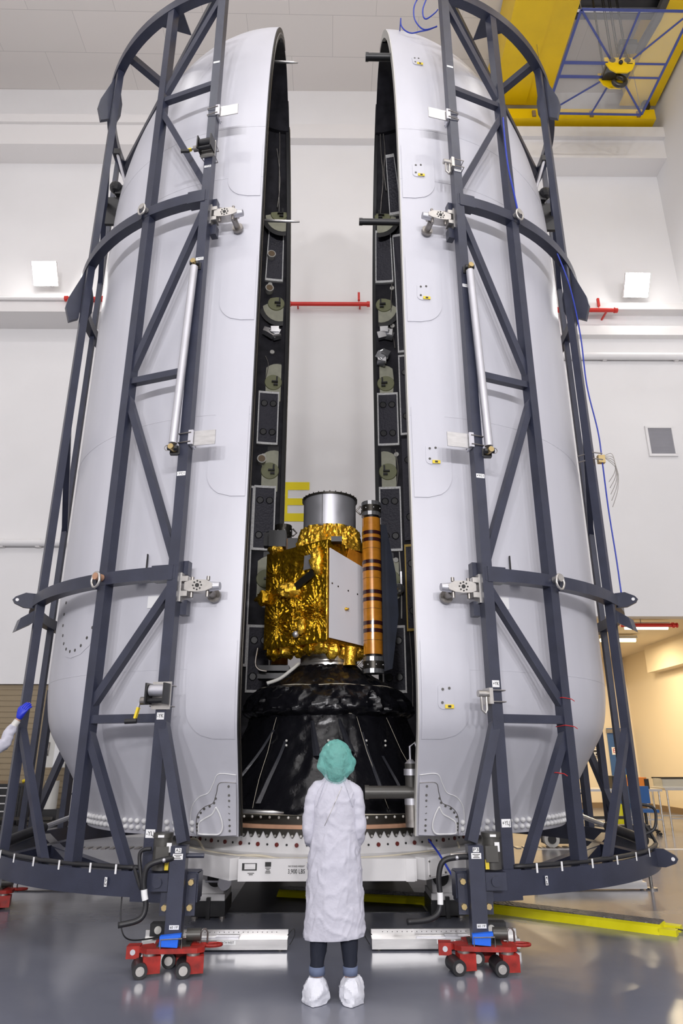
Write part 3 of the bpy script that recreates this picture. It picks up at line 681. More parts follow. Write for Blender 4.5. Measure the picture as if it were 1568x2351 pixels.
    for row, z in ((0, .965), (1, .905)):
        for k in range(32):
            ph = 12.8+k*2.55
            if ph > 95: continue
            T = LF(s, ph, rz(z), z)
            if proto is None: proto = MB(T).sphere((0, .012, 0), (.026, .03, .026), 10, 6).build('bolt_cap', 'whitem', t, 180); P0_ = T
            else:
                c = proto.copy(); COL.objects.link(c)
                c.matrix_local = Matrix.Translation(-ORG[t.name]) @ T @ P0_.inverted() @ Matrix.Translation(ORG[t.name])
    mb = MB(); shell(mb, s, .006, .01, 11.5, 180, 40, .84, .95); mb.build('base_band', 'paint', t, 40)
    # flap and bolted hatch
    T = LF(s, 22.6, 2.6, 3.36)
    fl = MB(T).prism([(-.12, -.14), (0, -.14), (0, .16), (-.06, .17), (-.1, .05)], (1, 0, 0), (0, 0, 1), (0, 1, 0), (0, .03, 0), .012).build('open_flap', 'paint', t)
    MB(T).bx(.0, .006, .02, .04, -.14, .16).build('flap_edge', 'ink', fl)
    if L:
        hatch = [(57, 3.2), (56.5, 3.0), (55.5, 2.82), (53, 2.66), (50, 2.58), (46.5, 2.55), (42, 2.57), (38.5, 2.65), (36.5, 2.8), (35.5, 3.0), (35, 3.2), (36, 3.4), (40, 3.55), (46, 3.62), (53, 3.52), (56.5, 3.38)]
        h = patch(MB(), s, sm(hatch), 0, .005, 6).build('round_hatch', 'paint', t)
        cx, cz = 46, 3.08
        for k in range(22):
            a = 2*pi*k/22; T = LF(s, cx+9.3*cos(a), rz(2.9)+.004, cz+.46*sin(a))
            if sin(a) < .4: MB(T).cyl((0, 0, 0), (0, .006, 0), .017, n=8).build('hatch_bolt', 'motor', h)
    mid = S(s, 24.5, 3.0, .004)
    T = LF(s, 19.5, rz(3)+.004, 3.02); MB(T).box((0, 0, 0), (.2, .004, .12)).build('paper_patch', 'whitem', t)
    return t
F1 = fairing(-1); F2 = fairing(1)
# ================================================================ HANDLING FRAMES
RF = 2.87
def frame(s):
    L = s < 0
    fr = thing('handling_frame', 'navy steel cage of posts and rings round the %s shell' % ('left' if L else 'right'), 'steel frame', (s*1.6, DC, 0), 'navy handling frames')
    PA, PB, PC, PD, PE, PF = (12.6 if L else 13.2), 28.5, (55.5 if L else 52), 90, (95.6 if L else 100), 109
    zt = 11.48
    def N(ph): return V((s*sin(rad(ph)), -cos(rad(ph)), 0))
    def post(ph, z0, z1, w=.105, nm='post', r=RF): return MB().bar(CY(s, ph, r, z0), CY(s, ph, r, z1), w, w, N(ph)).build(nm, 'navy', fr)
    for ph in (PA, PB): post(ph, .66, zt)
    post(PC, .66, zt, .088)
    post(PD, .66, zt, .07)
    post(PE, .66, 2.4, .08); post(PF, .66, 3.3, .09)
    for ph in (151, 167): post(ph, .66, zt)
    def ring(z, h, w, p0, p1, nm='ring', r=RF, n=60, m='navy'):
        mb = MB(); vs = []
        for k in range(n+1):
            ph = p0+(p1-p0)*k/n
            for rr, zz in ((r-w/2, z-h/2), (r+w/2, z-h/2), (r+w/2, z+h/2), (r-w/2, z+h/2)): vs.append(CY(s, ph, rr, zz))
        fs = [(k*4+i, k*4+(i+1) % 4, k*4+4+(i+1) % 4, k*4+4+i) for k in range(n) for i in range(4)]+[(0, 1, 2, 3), (n*4+3, n*4+2, n*4+1, n*4)]
        return mb.add(vs, fs).build(nm, m, fr, 40)
    ring(3.22, .125, .11, PA-.5, 168); ring(7.80, .14, .11, PA-.5, 168); ring(11.42, .15, .12, PA-.5, 168)
    ring(.575, .19, .14, 3.8, 176)
    for z, h in ((3.22, .15), (7.80, .17)): ring(z, h, .122, PA, 17, 'ring_sleeve', n=8)
    ring(.565, .23, .155, 4, 15, 'ring_sleeve', n=8)
    def brace(p0, z0, p1, z1, w=.075, nm='brace', r0=RF, r1=RF):
        return MB().bar(CY(s, p0, r0, z0), CY(s, p1, r1, z1), w, w, N((p0+p1)/2)).build(nm, 'navy', fr)
    brace(PB, 9.74, PA, 11.3); brace(PA, 9.66, PB, 9.66); brace(PB, 9.5, PA, 7.95); brace(PA, 7.66, PB, 5.55)
    brace(PA, 5.46, PB, 5.46); brace(PB, 5.3, PA, 3.32); brace(PA, 3.12, PB, 2.0); brace(PA, 1.89, PB, 1.89); brace(PB, 1.80, 16.5, .66)
    brace(PA, 1.88, 6.3, .9, .085, r1=3.0)
    for z in (9.66, 5.46): brace(PC, z, PD, z-.9)
    brace(PC, 1.85, 36, .66, .07); brace(106, 1.66, 97, .9, .08); brace(112, 1.1, 122, .5, .06)
    # top plane : chord and spoke, gusset
    a, b = CY(s, PD+6, RF, 11.42), CY(s, PA+1, RF, 11.42)
    MB().bar(a, b, .1, .12).build('chord_beam', 'navy', fr)
    m_ = a.lerp(b, .52); MB().bar(m_, CY(s, 50, RF, 11.42), .1, .11).build('spoke_beam', 'navy', fr)
    g1, g2 = CY(s, 26, RF, 11.40), CY(s, 36, RF, 11.40); g3 = g1.lerp(g2, .2)+V((-s*.15, .35, 0))
    MB().add([g1, g2, g3, g1+V((0, 0, .02)), g2+V((0, 0, .02)), g3+V((0, 0, .02))], [(0, 1, 2), (3, 5, 4), (0, 2, 5, 3), (0, 3, 4, 1), (1, 4, 5, 2)]).build('gusset_plate', 'navy', fr)
    # bottom plane beams
    MB().bar(CY(s, 30, RF-.1, .60), CY(s, 95, RF-.2, .60), .1, .12).build('chord_beam', 'navy', fr)
    MB().bar(CY(s, 16, RF, .60), CY(s, 62, RF-.55, .62), .08, .1).build('chord_beam', 'navy', fr)
    MB().bar(CY(s, 53, RF, .58), CY(s, 80, RF-.7, .58), .1, .16).build('chord_beam', 'navy', fr)
    q0, q1 = CY(s, 60, RF-.05, .74), CY(s, 90, RF-.55, .86)
    k = MB().cyl(q0, q0.lerp(q1, .55), .055).build('stay_cylinder', 'black', fr, 40)
    MB().cyl(q0.lerp(q1, .5), q1, .028).build('stay_rod', 'chrome', k, 40)
    # outrigger plates at the C posts
    def pod(z, hgt, nm='pod_plate'):
        T = LF(s, PC+1, RF, z)
        pl = [(.04, 0), (.20, -hgt*.60), (.215, -hgt*.76), (.15, -hgt), (.04, -hgt*.9)]
        MB(T).prism(pl, (0, 1, 0), (0, 0, 1), (1, 0, 0), (-.09, 0, 0), .06).build(nm, 'navy', fr)
        MB(T).prism([(-.04, -.05), (-.12, -hgt*.45), (-.12, -hgt*.7), (-.04, -hgt)], (0, 1, 0), (0, 0, 1), (1, 0, 0), (-.12, 0, 0), .05).build(nm, 'navy', fr)
    pod(11.35, .95); pod(7.75, .85)
    T = LF(s, PC+1, RF, 3.1); MB(T).prism([(.04, .0), (.17, -.1), (.2, -.24), (.04, -.14)], (0, 1, 0), (0, 0, 1), (1, 0, 0), (-.1, 0, 0), .2).build('pod_plate', 'navy', fr)
    def lug(ph, z):
        T = LF(s, ph, RF, z); n = 10
        l_ = MB(T).prism([(.03, .09), (.14, .09), (.24, .035), (.265, 0), (.24, -.04), (.14, -.08), (.03, -.08)], (0, 1, 0), (0, 0, 1), (1, 0, 0), (-.03, .0, 0), .035).build('lifting_lug', 'navy', fr)
        MB(T).cyl((-.051, .22, 0), (-.009, .22, 0), .018, n=12).build('lug_hole', 'whitem', l_, 40)
    lug(PC+3, 3.22)
    if not L: lug(PC+5, .60)
    # hinge clamps that hold the shell edge
    def clamp(z):
        T = LF(s, PA-.9, RF-.07, z)
        c = MB(T).bx(0, .022, -.07, .06, -.15, .13).build('clamp', 'fitting', fr)
        MB(T).bx(.02, .085, -.05, .06, .045, .095).build('clevis', 'fitting', c); MB(T).bx(.02, .085, -.05, .06, -.10, -.05).build('clevis', 'fitting', c)
        body = [(.05, .035), (.09, .05), (.17, .058), (.27, .05), (.33, .012), (.33, -.03), (.27, -.055), (.19, -.062), (.10, -.055), (.05, -.035)]
        MB(T).prism(body, (1, 0, 0), (0, 0, 1), (0, 1, 0), (0, .0, 0), .11).build('clamp_body', 'fitting', c)
        MB(T).cyl((.28, 0, -.005), (.39, 0, -.005), .05, .038).build('snout', 'silver', c, 40)
        for x in (.115, .275):
            for z2 in ((.05, .09), (-.11, -.055)): MB(T).cyl((x, .02, z2[0]), (x, .02, z2[1]), .017, n=12).build('pin', 'steel', c, 40)
        h = MB(T).cyl((.18, .056, 0), (.18, .059, 0), .02, n=14)
        for k in range(8): h.cyl((.18+.042*cos(k*pi/4), .056, .042*sin(k*pi/4)), (.18+.042*cos(k*pi/4), .059, .042*sin(k*pi/4)), .0085, n=8)
        h.build('hole_ring', 'ink', c)
        MB(T).cyl((.27, -.03, -.045), (.27, -.16, -.055), .035).build('foot_stem', 'steel', c, 40)
        MB(T).cyl((.27, -.155, -.055), (.27, -.19, -.058), .066, n=24).build('foot_pad', 'steel', c, 40)
        MB(T).box((.035, -.03, -.20), (.075, .09, .14)).build('lower_bracket', 'navy', c); MB(T).box((.025, -.04, .19), (.06, .09, .14)).build('upper_bracket', 'navy', c)
    clamp(7.58); clamp(3.1)
    # flag brackets on the A post
    def flag(z):
        T = LF(s, PA, RF, z)
        b = MB(T).bx(.055, .075, -.07, .07, -.08, .08).bx(.05, .10, .055, .075, -.08, .08).build('flag_bracket', 'silver', fr)
        MB(T).bx(.075, .33, .03, .042, -.085, .075).build('flag_plate', 'alu', b)
        for zz in (-.05, .05):
            MB(T).tube([(.08, .08, zz), (-.06, .065, zz), (-.06, -.06, zz), (.08, -.065, zz)], .006, 6).build('u_bolt', 'steel', b)
    flag(9.12); flag(4.63)
    # telescopic stay on the post
    t0, t1 = CY(s, PA+.5, RF+.12, 6.72), CY(s, PA+1.7, RF+.12, 4.55)
    st = MB().cyl(t0, t1, .043, n=20).build('telescopic_stay', 'silver', fr, 40)
    for e, d in ((t0, 1), (t1, -1)):
        q = e+V((0, 0, d*.05)); MB().cyl(q-N(PA)*.10, q+N(PA)*.05, .03, n=12).build('stay_pivot', 'brass', st, 40)
        MB().cyl(q+V((-.05*s, 0, 0)), q+V((.05*s, 0, 0)), .028, n=12).box(q-N(PA)*.07, (.1, .05, .09)).build('pivot_bracket', 'black', st, 40)
        if d < 0: MB().tube([q+V((s*(.05+.03*cos(a)), 0, .03*sin(a))) for a in [i*pi/6 for i in range(12)]], .004, 5, True).build('pin_ring', 'steel', st)
    # winches or ratchets
    if L:
        for z, low in ((8.50, 0), (2.09, 1)):
            T = LF(s, PA, RF+.06, z)
            w_ = MB(T).bx(-.09, .09, .0, .015, -.13, .11).build('winch', 'fitting', fr)
            MB(T).cyl((-.08, .07, .03), (.06, .07, .03), .05).build('drum', 'silver' if low else 'black', w_, 40)
            MB(T).bx(-.1, -.085, .01, .14, -.09, .09).bx(.07, .085, .01, .14, -.09, .09).cyl((-.085, .09, -.06), (.07, .09, -.06), .02).build('side_plates', 'black', w_)
            MB(T).cyl((-.15, .09, -.06), (-.085, .09, -.06), .035).build('ratchet_wheel', 'steel', w_, 40)
            d_ = V((-.19, .10, -.22)) if low else V((-.22, .10, -.08))
            ar = MB(T).bar((-.15, .10, -.06), d_+V((.0, 0, .0)), .025, .01).build('crank_arm', 'silver', w_)
            m0 = V((-.15, .10, -.06)).lerp(d_, .35); MB(T).bar(m0, m0.lerp(d_, .9), .034, .02).build('yellow_sleeve', 'ylabel', ar)
            MB(T).cyl(d_+V((.02, 0, -.01)), d_+V((-.08, .02, -.015)), .022).build('crank_grip', 'black', ar, 40)
            for zz in (-.1, .08): MB(T).tube([(.08, .02, zz), (.075, -.12, zz), (-.075, -.12, zz), (-.1, .02, zz)], .006, 6).build('u_bolt', 'steel', w_)
    else:
        for z in (8.32, 2.08):
            T = LF(s, PA, RF+.03, z)
            w_ = MB(T).bx(.055, .09, -.07, .07, -.07, .07).build('ratchet_bracket', 'fitting', fr)
            MB(T).tube([(.1, .02, .0), (.1, .02, -.12), (.12, .02, -.15), (.15, .02, -.12), (.15, .02, 0)], .013, 8).cyl((.09, .02, .02), (.18, .02, .02), .03).build('shackle', 'fitting', w_, 60)
            for zz in (-.05, .05): MB(T).tube([(.08, .06, zz), (-.07, .06, zz), (-.07, -.1, zz)], .006, 6).build('u_bolt', 'steel', w_)
    # shackles at the B post
    for z in (7.78, 3.2):
        T = LF(s, PB, RF+.06, z)
        k = MB(T).cyl((0, 0, .03), (0, .09, .03), .035).build('swivel_eye', 'copper' if L and z < 4 else 'fitting', fr, 40)
        MB(T).tube([(.045*cos(a)*(1.25 if sin(a) < 0 else 1), .075, .02+(.10 if sin(a) < 0 else .05)*sin(a)) for a in [i*pi/10 for i in range(20)]], .013, 8, True).build('eye_ring', 'fitting', k, 180)
        MB(T).bx(-.09, -.05, -.01, .02, -.08, .08).build('weld_plate', 'navy', fr)
    # clamp arms at the nose (D post)
    q = CY(s, PD-22, RF-.12, 9.6)
    k = MB().cyl(q+V((-s*.08, 0, .75)), q+V((-s*.30, .0, .05)), .022).build('strap_rod', 'silver', fr, 40)
    MB().box(q+V((-s*.27, 0, .0)), (.24, .16, .16)).sphere(q+V((-s*.15, -.05, .05)), .1).box(q+V((-s*.12, 0, -.35)), (.16, .05, .5)).build('strap_winch', 'black', fr)
    MB().box(q+V((-s*.07, 0, .8)), (.09, .08, .1)).build('strap_anchor', 'black', fr)
    # front leg with bolted plate
    lx, ly = s*1.2, 6.17
    MB().bar((lx, ly, .196), (lx, ly, .885), .125, .125, (0, 1, 0)).build('front_leg', 'navy', fr)
    MB().bx(lx-.14, lx+.14, ly+.062, ly+.087, .37, .665).build('bolt_plate', 'navy', fr)
    MB().bx(lx-.1, lx+.15, ly+.087, ly+.2, .46, .67).build('leg_bracket', 'navy', fr)
    for x in (-.1, .1):
        for z in (.43, .61): MB().cyl((lx+x, ly+.03, z), (lx+x, ly+.062, z), .024, n=6).build('plate_bolt', 'brass', fr)
    MB().cyl((lx+.03*s, ly, .81), (lx-s*.2, ly, .81), .018).build('lock_pin', 'navy' if L else 'steel', fr, 40)
    # steering handle
    q = [(lx-.01*s, ly-.02, .80), (lx+.1*s, ly-.08, .79), (lx+.22*s, ly-.1, .75), (lx+.245*s, ly-.1, .66), (lx+.235*s, ly-.1, .56), (lx+.215*s, ly-.1, .46), (lx+.25*s, ly-.12, .38), (lx+.4*s, ly-.16, .35)]
    if not L: q = [(lx-.03, ly-.02, .80), (lx-.16, ly-.06, .80), (lx-.27, ly-.06, .77), (lx-.31, ly-.06, .66), (lx-.305, ly-.06, .52), (lx-.32, ly-.07, .42), (lx-.4, ly-.1, .37), (lx-.58, ly-.14, .36)]
    hd = MB().tube(spline(q, 40), .022, 10).build('steering_handle', 'rubber', fr, 180)
    MB().sphere((q[1][0], q[1][1]-.025, q[1][2]), .016).build('handle_bolt', 'silver', hd, 180)
    sp_ = spline(q, 40); MB().tube(sp_[21:26], .0245, 10).build('handle_label', 'card', hd, 40)
    # gear motor
    mx = CY(s, 9.9, RF+.1, .765)
    k = MB().cyl(mx+V((0, 0, -.07)), mx+V((0, 0, .17)), .075, n=24).build('gear_motor', 'motor', fr, 40)
    MB().cyl(mx+V((0, 0, .17)), mx+V((0, 0, .205)), .082, n=24).build('motor_cowl', 'motor', k, 40)
    MB().box(mx+V((-.02*s, -.08, .05)), (.1, .04, .12)).build('terminal_box', 'motor', k)
    MB().box(mx+V((-.07*s if L else .03, -.076, .1)), (.04, .01, .07)).box(mx+V((0, -.083, .185)), (.05, .01, .018)).build('motor_label', 'card', k)
    MB().box(mx+V((-.06*s, -.07, -.03)), (.03, .02, .07)).build('caution_label', 'ylabel', k)
    gb = MB().box(mx+V((0, -.02, -.15)), (.17, .15, .13)).build('gearbox', 'navy', k)
    MB().cyl(mx+V((0, -.095, -.15)), mx+V((0, -.115, -.15)), .04).build('output_boss', 'navy', k, 40)
    # hose and cable clips along the bottom ring
    hp = [CY(s, p, RF+.05, .695) for p in range(14, 66, 2)]+[CY(s, 66, RF, .8), CY(s, 66, RF-.1, .95)]
    MB().tube(hp, .017, 8).build('ring_cable', 'rubber', fr, 180)
    MB().tube([p+V((0, .035, .004)) for p in hp[:-2]], .013, 8).build('ring_cable', 'rubber', fr, 180)
    if L: MB().tube(spline([mx+V((-.08, -.05, .09)), mx+V((-.17, -.05, .05)), mx+V((-.13, -.05, -.2)), CY(s, 15, RF+.05, .7)]), .016, 8).build('motor_cable', 'rubber', fr, 180)
    for p in (18, 23, 30, 37, 44, 51): MB().bar(CY(s, p, RF+.078, .645), CY(s, p, RF+.078, .718), .016, .006, N(p)).build('cable_tie', 'card', fr)
    # labels
    def lab(tx, ph, z, w_=.085, h_=.03, r=RF+.054, size=None, sh=0.):
        a = N(ph); right = V((0, 0, 1)).cross(a); card(tx, CY(s, ph, r, z)+right*sh, right, (0, 0, 1), w_, h_, fr, size=size)
    sg = '-' if L else '+'
    lab('', PA, 9.98); lab(sg+'YC3', PA, 8.24); lab(sg+'YC2', PA, 6.88 if L else 6.56, .09, .04); lab(sg+'YC1', PA, 4.24, .09, .045)
    lab(sg+'YK', PA, 1.905 if L else 2.19, .07, .06); lab(sg+'YLJ', PA, .955 if L else 1.03, .085, .065)
    X = V((1, 0, 0)); Z = V((0, 0, 1))
    card('A2' if L else 'P3', (lx, ly-.065, .855), X, Z, .05, .035, fr, size=.034)
    k = card('', (lx, ly-.065, .81), X, Z, .08, .042, fr); small_print((lx, ly-.068, .81), .06, 3, .011, 'motor', k)
    card("60 19'", (lx+.01, ly-.065, .315), X, Z, .075, .03, fr, size=.024)
    ph = 19.5; a = N(ph); right = Z.cross(a); card('A2' if L else 'P3', CY(s, ph, RF+.09, .585), -Z if L else Z, right if L else -right, .07, .024, fr, size=.022)
    return fr
FL = frame(-1); FR = frame(1)
for ph, z, hw in ((28.5, 2.08, .058), (28.5, 1.83, .058), (25.2, 1.42, .045)):   # red tie strings on the right cage
    T = LF(1, ph, RF, z); MB(T).tube([(-hw, hw, 0), (hw, hw, .01), (hw, -hw, 0), (-hw, -hw, 0)], .004, 5, True).tube([(-hw, hw, 0), (-hw-.03, hw+.01, -.02)], .004, 5).build('red_tie_string', 'inkr', FR)
# hoses of the right frame
hp = [(14, 10.9), (21, 9.9), (28.5, 9.0), (28.7, 8.4), (29.2, 7.8)]
t = solo('blue_hose', MB().tube(spline([CY(1, p, RF+.10, z) for p, z in ((27.2, 9.35), (27.0, 8.9), (27.2, 8.5), (28.2, 8.1), (28.8, 7.85))]), .012, 8), 'bluehose', 'blue hose running down the second post of right cage', 'hose', None, 180)
pts = [CY(1, p, RF+o, z) for p, o, z in ((45, .02, 7.85), (49, .08, 7.3), (51, .10, 6.6), (52, .08, 5.9), (54, .11, 5.3), (55, .10, 4.9), (54.5, .1, 4.3), (55.5, .1, 3.7), (55.5, .1, 3.3))]
solo('blue_hose', MB().tube(spline(pts, 60), .009, 8), 'bluehose', 'blue hose hanging along the outermost post of right cage', 'hose', None, 180)
pts = [at(x, y, 7.2) for x, y in ((920, 42), (921, 58), (930, 70), (945, 76), (965, 72), (985, 68), (1003, 60))]
q = MB().tube(spline(pts, 40), .010, 8)
pts2 = [at(x, y, 6.9) for x, y in ((972, -20), (953, 8), (950, 35), (958, 55), (975, 68), (1003, 61))]
q.tube(spline(pts2, 40), .010, 8)
pts3 = [at(x, y, 6.7) for x, y in ((978, 0), (971, 20), (972, 38), (980, 43), (998, 30), (1005, 22))]
q.tube(spline(pts3, 40), .010, 8)
q.tube([at(917, 84, 7.65), at(920, 42, 7.2)], .009, 8)
solo('blue_hose', q, 'bluehose', 'looping blue hose between right shell tip and navy post', 'hose', None, 180)
# instrument cluster with loose grey wires on the right post
t = thing('cable_bundle', 'tangle of grey wires strapped to the outermost right post', 'cable', CY(1, 54, RF+.1, 5.0))
c0 = CY(1, 55, RF+.09, 4.95)
MB().box(c0, (.08, .06, .1)).build('connector_block', 'brass', t)
random.seed(3)
for k in range(5):
    MB().tube(spline([c0+V((.02, -.02, .03)), c0+V((.12+.04*k/5, -.05, .05-.05*k)), c0+V((.14, -.03, -.15-.06*k)), c0+V((.05, -.02, -.3-.08*k))], 20), .004, 5).build('wire', 'steel', t, 180)
for dz in (-.04, .04): MB().tube([CY(1, 53, RF+.06, 4.95+dz)+V((.07, -.02, 0)), CY(1, 53, RF+.06, 4.95+dz)+V((-.06, -.05, 0)), CY(1, 53, RF-.06, 4.95+dz)+V((-.1, 0, 0))], .008, 6).build('strap', 'steel', t)
# ================================================================ SPACECRAFT
def foil(mb, o, ax, ay, nrm, nu, nv, tufts, amp, seed, fade=.05):
    o, ax, ay, nrm = V(o), V(ax), V(ay), V(nrm); lu, lv = ax.length, ay.length; vs = []
    for j in range(nv+1):
        for i in range(nu+1):
            u, v_ = i/nu, j/nv; p = o+ax*u+ay*v_; h = 0
            for (tu, tv, k, wgt) in tufts:
                dx, dy = (u-tu)*lu, (v_-tv)*lv; d = math.hypot(dx, dy); a = math.atan2(dy, dx)
                h += wgt*amp*math.exp(-d/.26)*(math.sin(a*k*1.7+3*noise.noise(V((d*9, a*2, seed))))+.6*sin(a*(k*3+3)+seed+d*6))*min(1, d/.06)*.9
            q = V((u*lu, v_*lv, seed)); c1 = abs(noise.noise(q*5))*2; c2 = noise.noise(V((q.x*13+q.y*7, q.y*9-q.x*4, seed)))
            h += amp*(.55*(1-c1)+.35*c2+.35*(1-2*abs(noise.noise(q*17)))+.25*noise.noise(q*38))
            e = min(u*lu, (1-u)*lu, v_*lv, (1-v_)*lv); h *= min(1, .25+e/fade)
            vs.append(p+nrm*h)
    return mb.add(vs, [(j*(nu+1)+i, j*(nu+1)+i+1, (j+1)*(nu+1)+i+1, (j+1)*(nu+1)+i) for j in range(nv) for i in range(nu)])
SX = thing('spacecraft', 'boxy spacecraft wrapped in crinkled gold foil on the black cone', 'spacecraft', (0, DC, 2.72))
c0 = V((-.03, 8.45, 0)); eL = V((-.84, .74, 0)); eR = V((.70, .80, 0)); zb, zt = 2.90, 4.22
nL = V((-eL.y, eL.x, 0)).normalized(); nL = -nL if nL.y > 0 else nL
nR = V((eR.y, -eR.x, 0)).normalized()
up = V((0, 0, zt-zb))
b = MB()
foil(b, c0+V((0, 0, zb)), eL, up, nL, 150, 165, [(.78, .24, 11, 1.3), (.14, .30, 13, 1.6), (.42, .3, 9, 1.1), (.2, .82, 12, 1.3), (.5, .52, 8, 1.4), (.72, .55, 9, 1), (.85, .75, 7, 1), (.5, .12, 9, 1)], .014, 1.3)
foil(b, c0+V((0, 0, zb)), eR, up, nR, 60, 60, [(.3, .9, 9, 1), (.6, .85, 7, 1)], .008, 4.1)
foil(b, c0+eL+V((0, 0, zb)), eR, up, (eL).normalized(), 40, 40, [(.3, .5, 9, 1)], .012, 2.2)
foil(b, c0+eR+V((0, 0, zb)), eL, up, (eR).normalized(), 40, 40, [(.3, .5, 9, 1)], .012, 3.2)
foil(b, c0+V((0, 0, zt)), eL, eR, (0, 0, 1), 50, 50, [(.5, .5, 9, 1)], .012, 5.2)
foil(b, c0+V((0, 0, zb)), eL, eR, (0, 0, -1), 50, 50, [(.5, .5, 9, 1)], .012, 6.2)
b.build('foil_body', 'gold', SX, 50)
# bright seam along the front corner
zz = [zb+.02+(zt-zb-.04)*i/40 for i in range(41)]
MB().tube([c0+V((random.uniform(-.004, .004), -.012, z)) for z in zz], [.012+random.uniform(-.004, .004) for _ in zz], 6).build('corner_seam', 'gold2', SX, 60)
def FLp(u, v_, off=0.): return c0+eL*u+V((0, 0, zb+(zt-zb)*v_))+nL*off
def FRp(u, v_, off=0.): return c0+eR*u+V((0, 0, zb+(zt-zb)*v_))+nR*off
# folded foil boxes on the left face
def lump(name, m, cen, dims, seed, n=14):
    mb = MB(); mb.sphere(cen, dims, 22, 14)
    mb.v = [V(cen)+(p-V(cen))*(1+.35*noise.noise((p-V(cen))*16+V((seed, 0, 0)))+.15*noise.noise(p*40)) for p in mb.v]
    return mb.build(name, m, SX, 30)
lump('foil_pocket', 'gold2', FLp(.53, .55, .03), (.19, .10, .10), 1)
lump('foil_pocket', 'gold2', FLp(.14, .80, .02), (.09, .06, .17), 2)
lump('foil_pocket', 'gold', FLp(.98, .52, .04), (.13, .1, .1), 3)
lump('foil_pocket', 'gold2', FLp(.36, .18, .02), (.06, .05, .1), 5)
k = MB(); k.prism([(-.075, -.10), (.075, -.10), (.06, .09), (-.06, .09)], -eL.normalized(), (0, 0, 1), nL, FLp(.26, .80, .03), .05).build('star_tracker_window', 'silver', SX)
MB().bar(FLp(.17, .68, .05), FLp(.45, .57, .05), .10, .02, nL).build('dark_strap_panel', 'gunmetal', SX)
k = MB().sphere(FLp(.43, .1, .05), .045).build('ball_sensor', 'silver', SX, 180)
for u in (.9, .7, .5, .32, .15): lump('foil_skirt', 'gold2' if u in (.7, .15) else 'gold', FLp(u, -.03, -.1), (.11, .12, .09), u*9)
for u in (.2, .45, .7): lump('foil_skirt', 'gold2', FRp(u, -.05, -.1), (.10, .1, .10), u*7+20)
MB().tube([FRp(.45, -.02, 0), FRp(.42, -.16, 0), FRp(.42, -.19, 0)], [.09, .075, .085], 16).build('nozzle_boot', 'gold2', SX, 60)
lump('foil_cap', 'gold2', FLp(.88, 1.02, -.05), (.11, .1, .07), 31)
# white radiator on the right face
r0 = [(.02, .035), (.86, .01), (.86, .79), (.02, .91)]
k = MB(); pts = [FRp(u, v_, .02) for u, v_ in r0]; k.add(pts+[p+nR*.012 for p in pts], [(0, 3, 2, 1), (4, 5, 6, 7), (0, 1, 5, 4), (1, 2, 6, 5), (2, 3, 7, 6), (3, 0, 4, 7)])
rd = k.build('radiator_panel', 'radiator', SX)
for u, v_ in [(.06, .56), (.17, .545), (.36, .53), (.54, .52), (.66, .51)]+[(.80, v) for v in (.1, .22, .34, .42, .5, .58, .66, .74)]:
    q = FRp(u, v_, .033); MB().cyl(q, q+nR*.003, .012, n=10).build('radiator_screw', 'gunmetal', rd)
MB().sphere(FRp(.30, .34, .05), .02).cyl(FRp(.30, .34, .03), FRp(.32, .34, .08), .012).build('radiator_probe', 'gold2', rd, 180)
# amber kapton area above the radiator
pts = [FRp(u, v_, .022) for u, v_ in ((.35, .84), (.95, .74), (.95, .96), (.4, .98))]
MB().add(pts+[p-nR*.01 for p in pts], [(0, 1, 2, 3), (7, 6, 5, 4), (0, 4, 5, 1), (1, 5, 6, 2), (2, 6, 7, 3), (3, 7, 4, 0)]).build('amber_film', 'amber', SX)
MB().bx(.02, .16, 8.42, 8.55, 4.18, 4.25).build('black_sensor', 'black', SX)
# top ring / barrel
cz = V((.0, DC, 0))
def crk(r, z, a):
    n_ = noise.noise(V((cos(a)*7, sin(a)*7, z*6))); n2_ = noise.noise(V((cos(a)*16, sin(a)*16, z*18)))
    return r+.03*n_+.03*(1-3*abs(n2_))*.6, z
MB().lathe([(.50-.10*i/16, 4.18+.37*i/16) for i in range(17)], cz, 160, fn=crk).build('foil_collar', 'gold2', SX, 40)
bl = MB().lathe([(.385, 4.53), (.372, 4.54), (.372, 5.02), (.36, 5.02), (.36, 4.53)], cz, 72).build('barrel', 'silver', SX, 30)
MB().lathe([(.36, 5.00), (.395, 5.00), (.395, 5.025), (.36, 5.025)], cz, 72, cap=True).build('barrel_rim', 'gunmetal', bl, 30)
MB().lathe([(.372, 4.535), (.40, 4.535), (.40, 4.555), (.372, 4.555)], cz, 72, cap=True).build('barrel_foot_ring', 'steel', bl, 30)
for k in range(60):
    a = 2*pi*k/60
    if k % 2 == 0: MB().cyl((.388*sin(a), DC-.388*cos(a), 5.025), (.388*sin(a), DC-.388*cos(a), 5.04), .008, n=6).build('rim_bolt', 'motor', bl)
a = -.28; MB().bar((.374*sin(a), DC-.374*cos(a), 4.55), (.374*sin(a), DC-.374*cos(a), 5.0), .008, .004, (sin(a), -cos(a), 0)).build('barrel_seam', 'motor', bl)
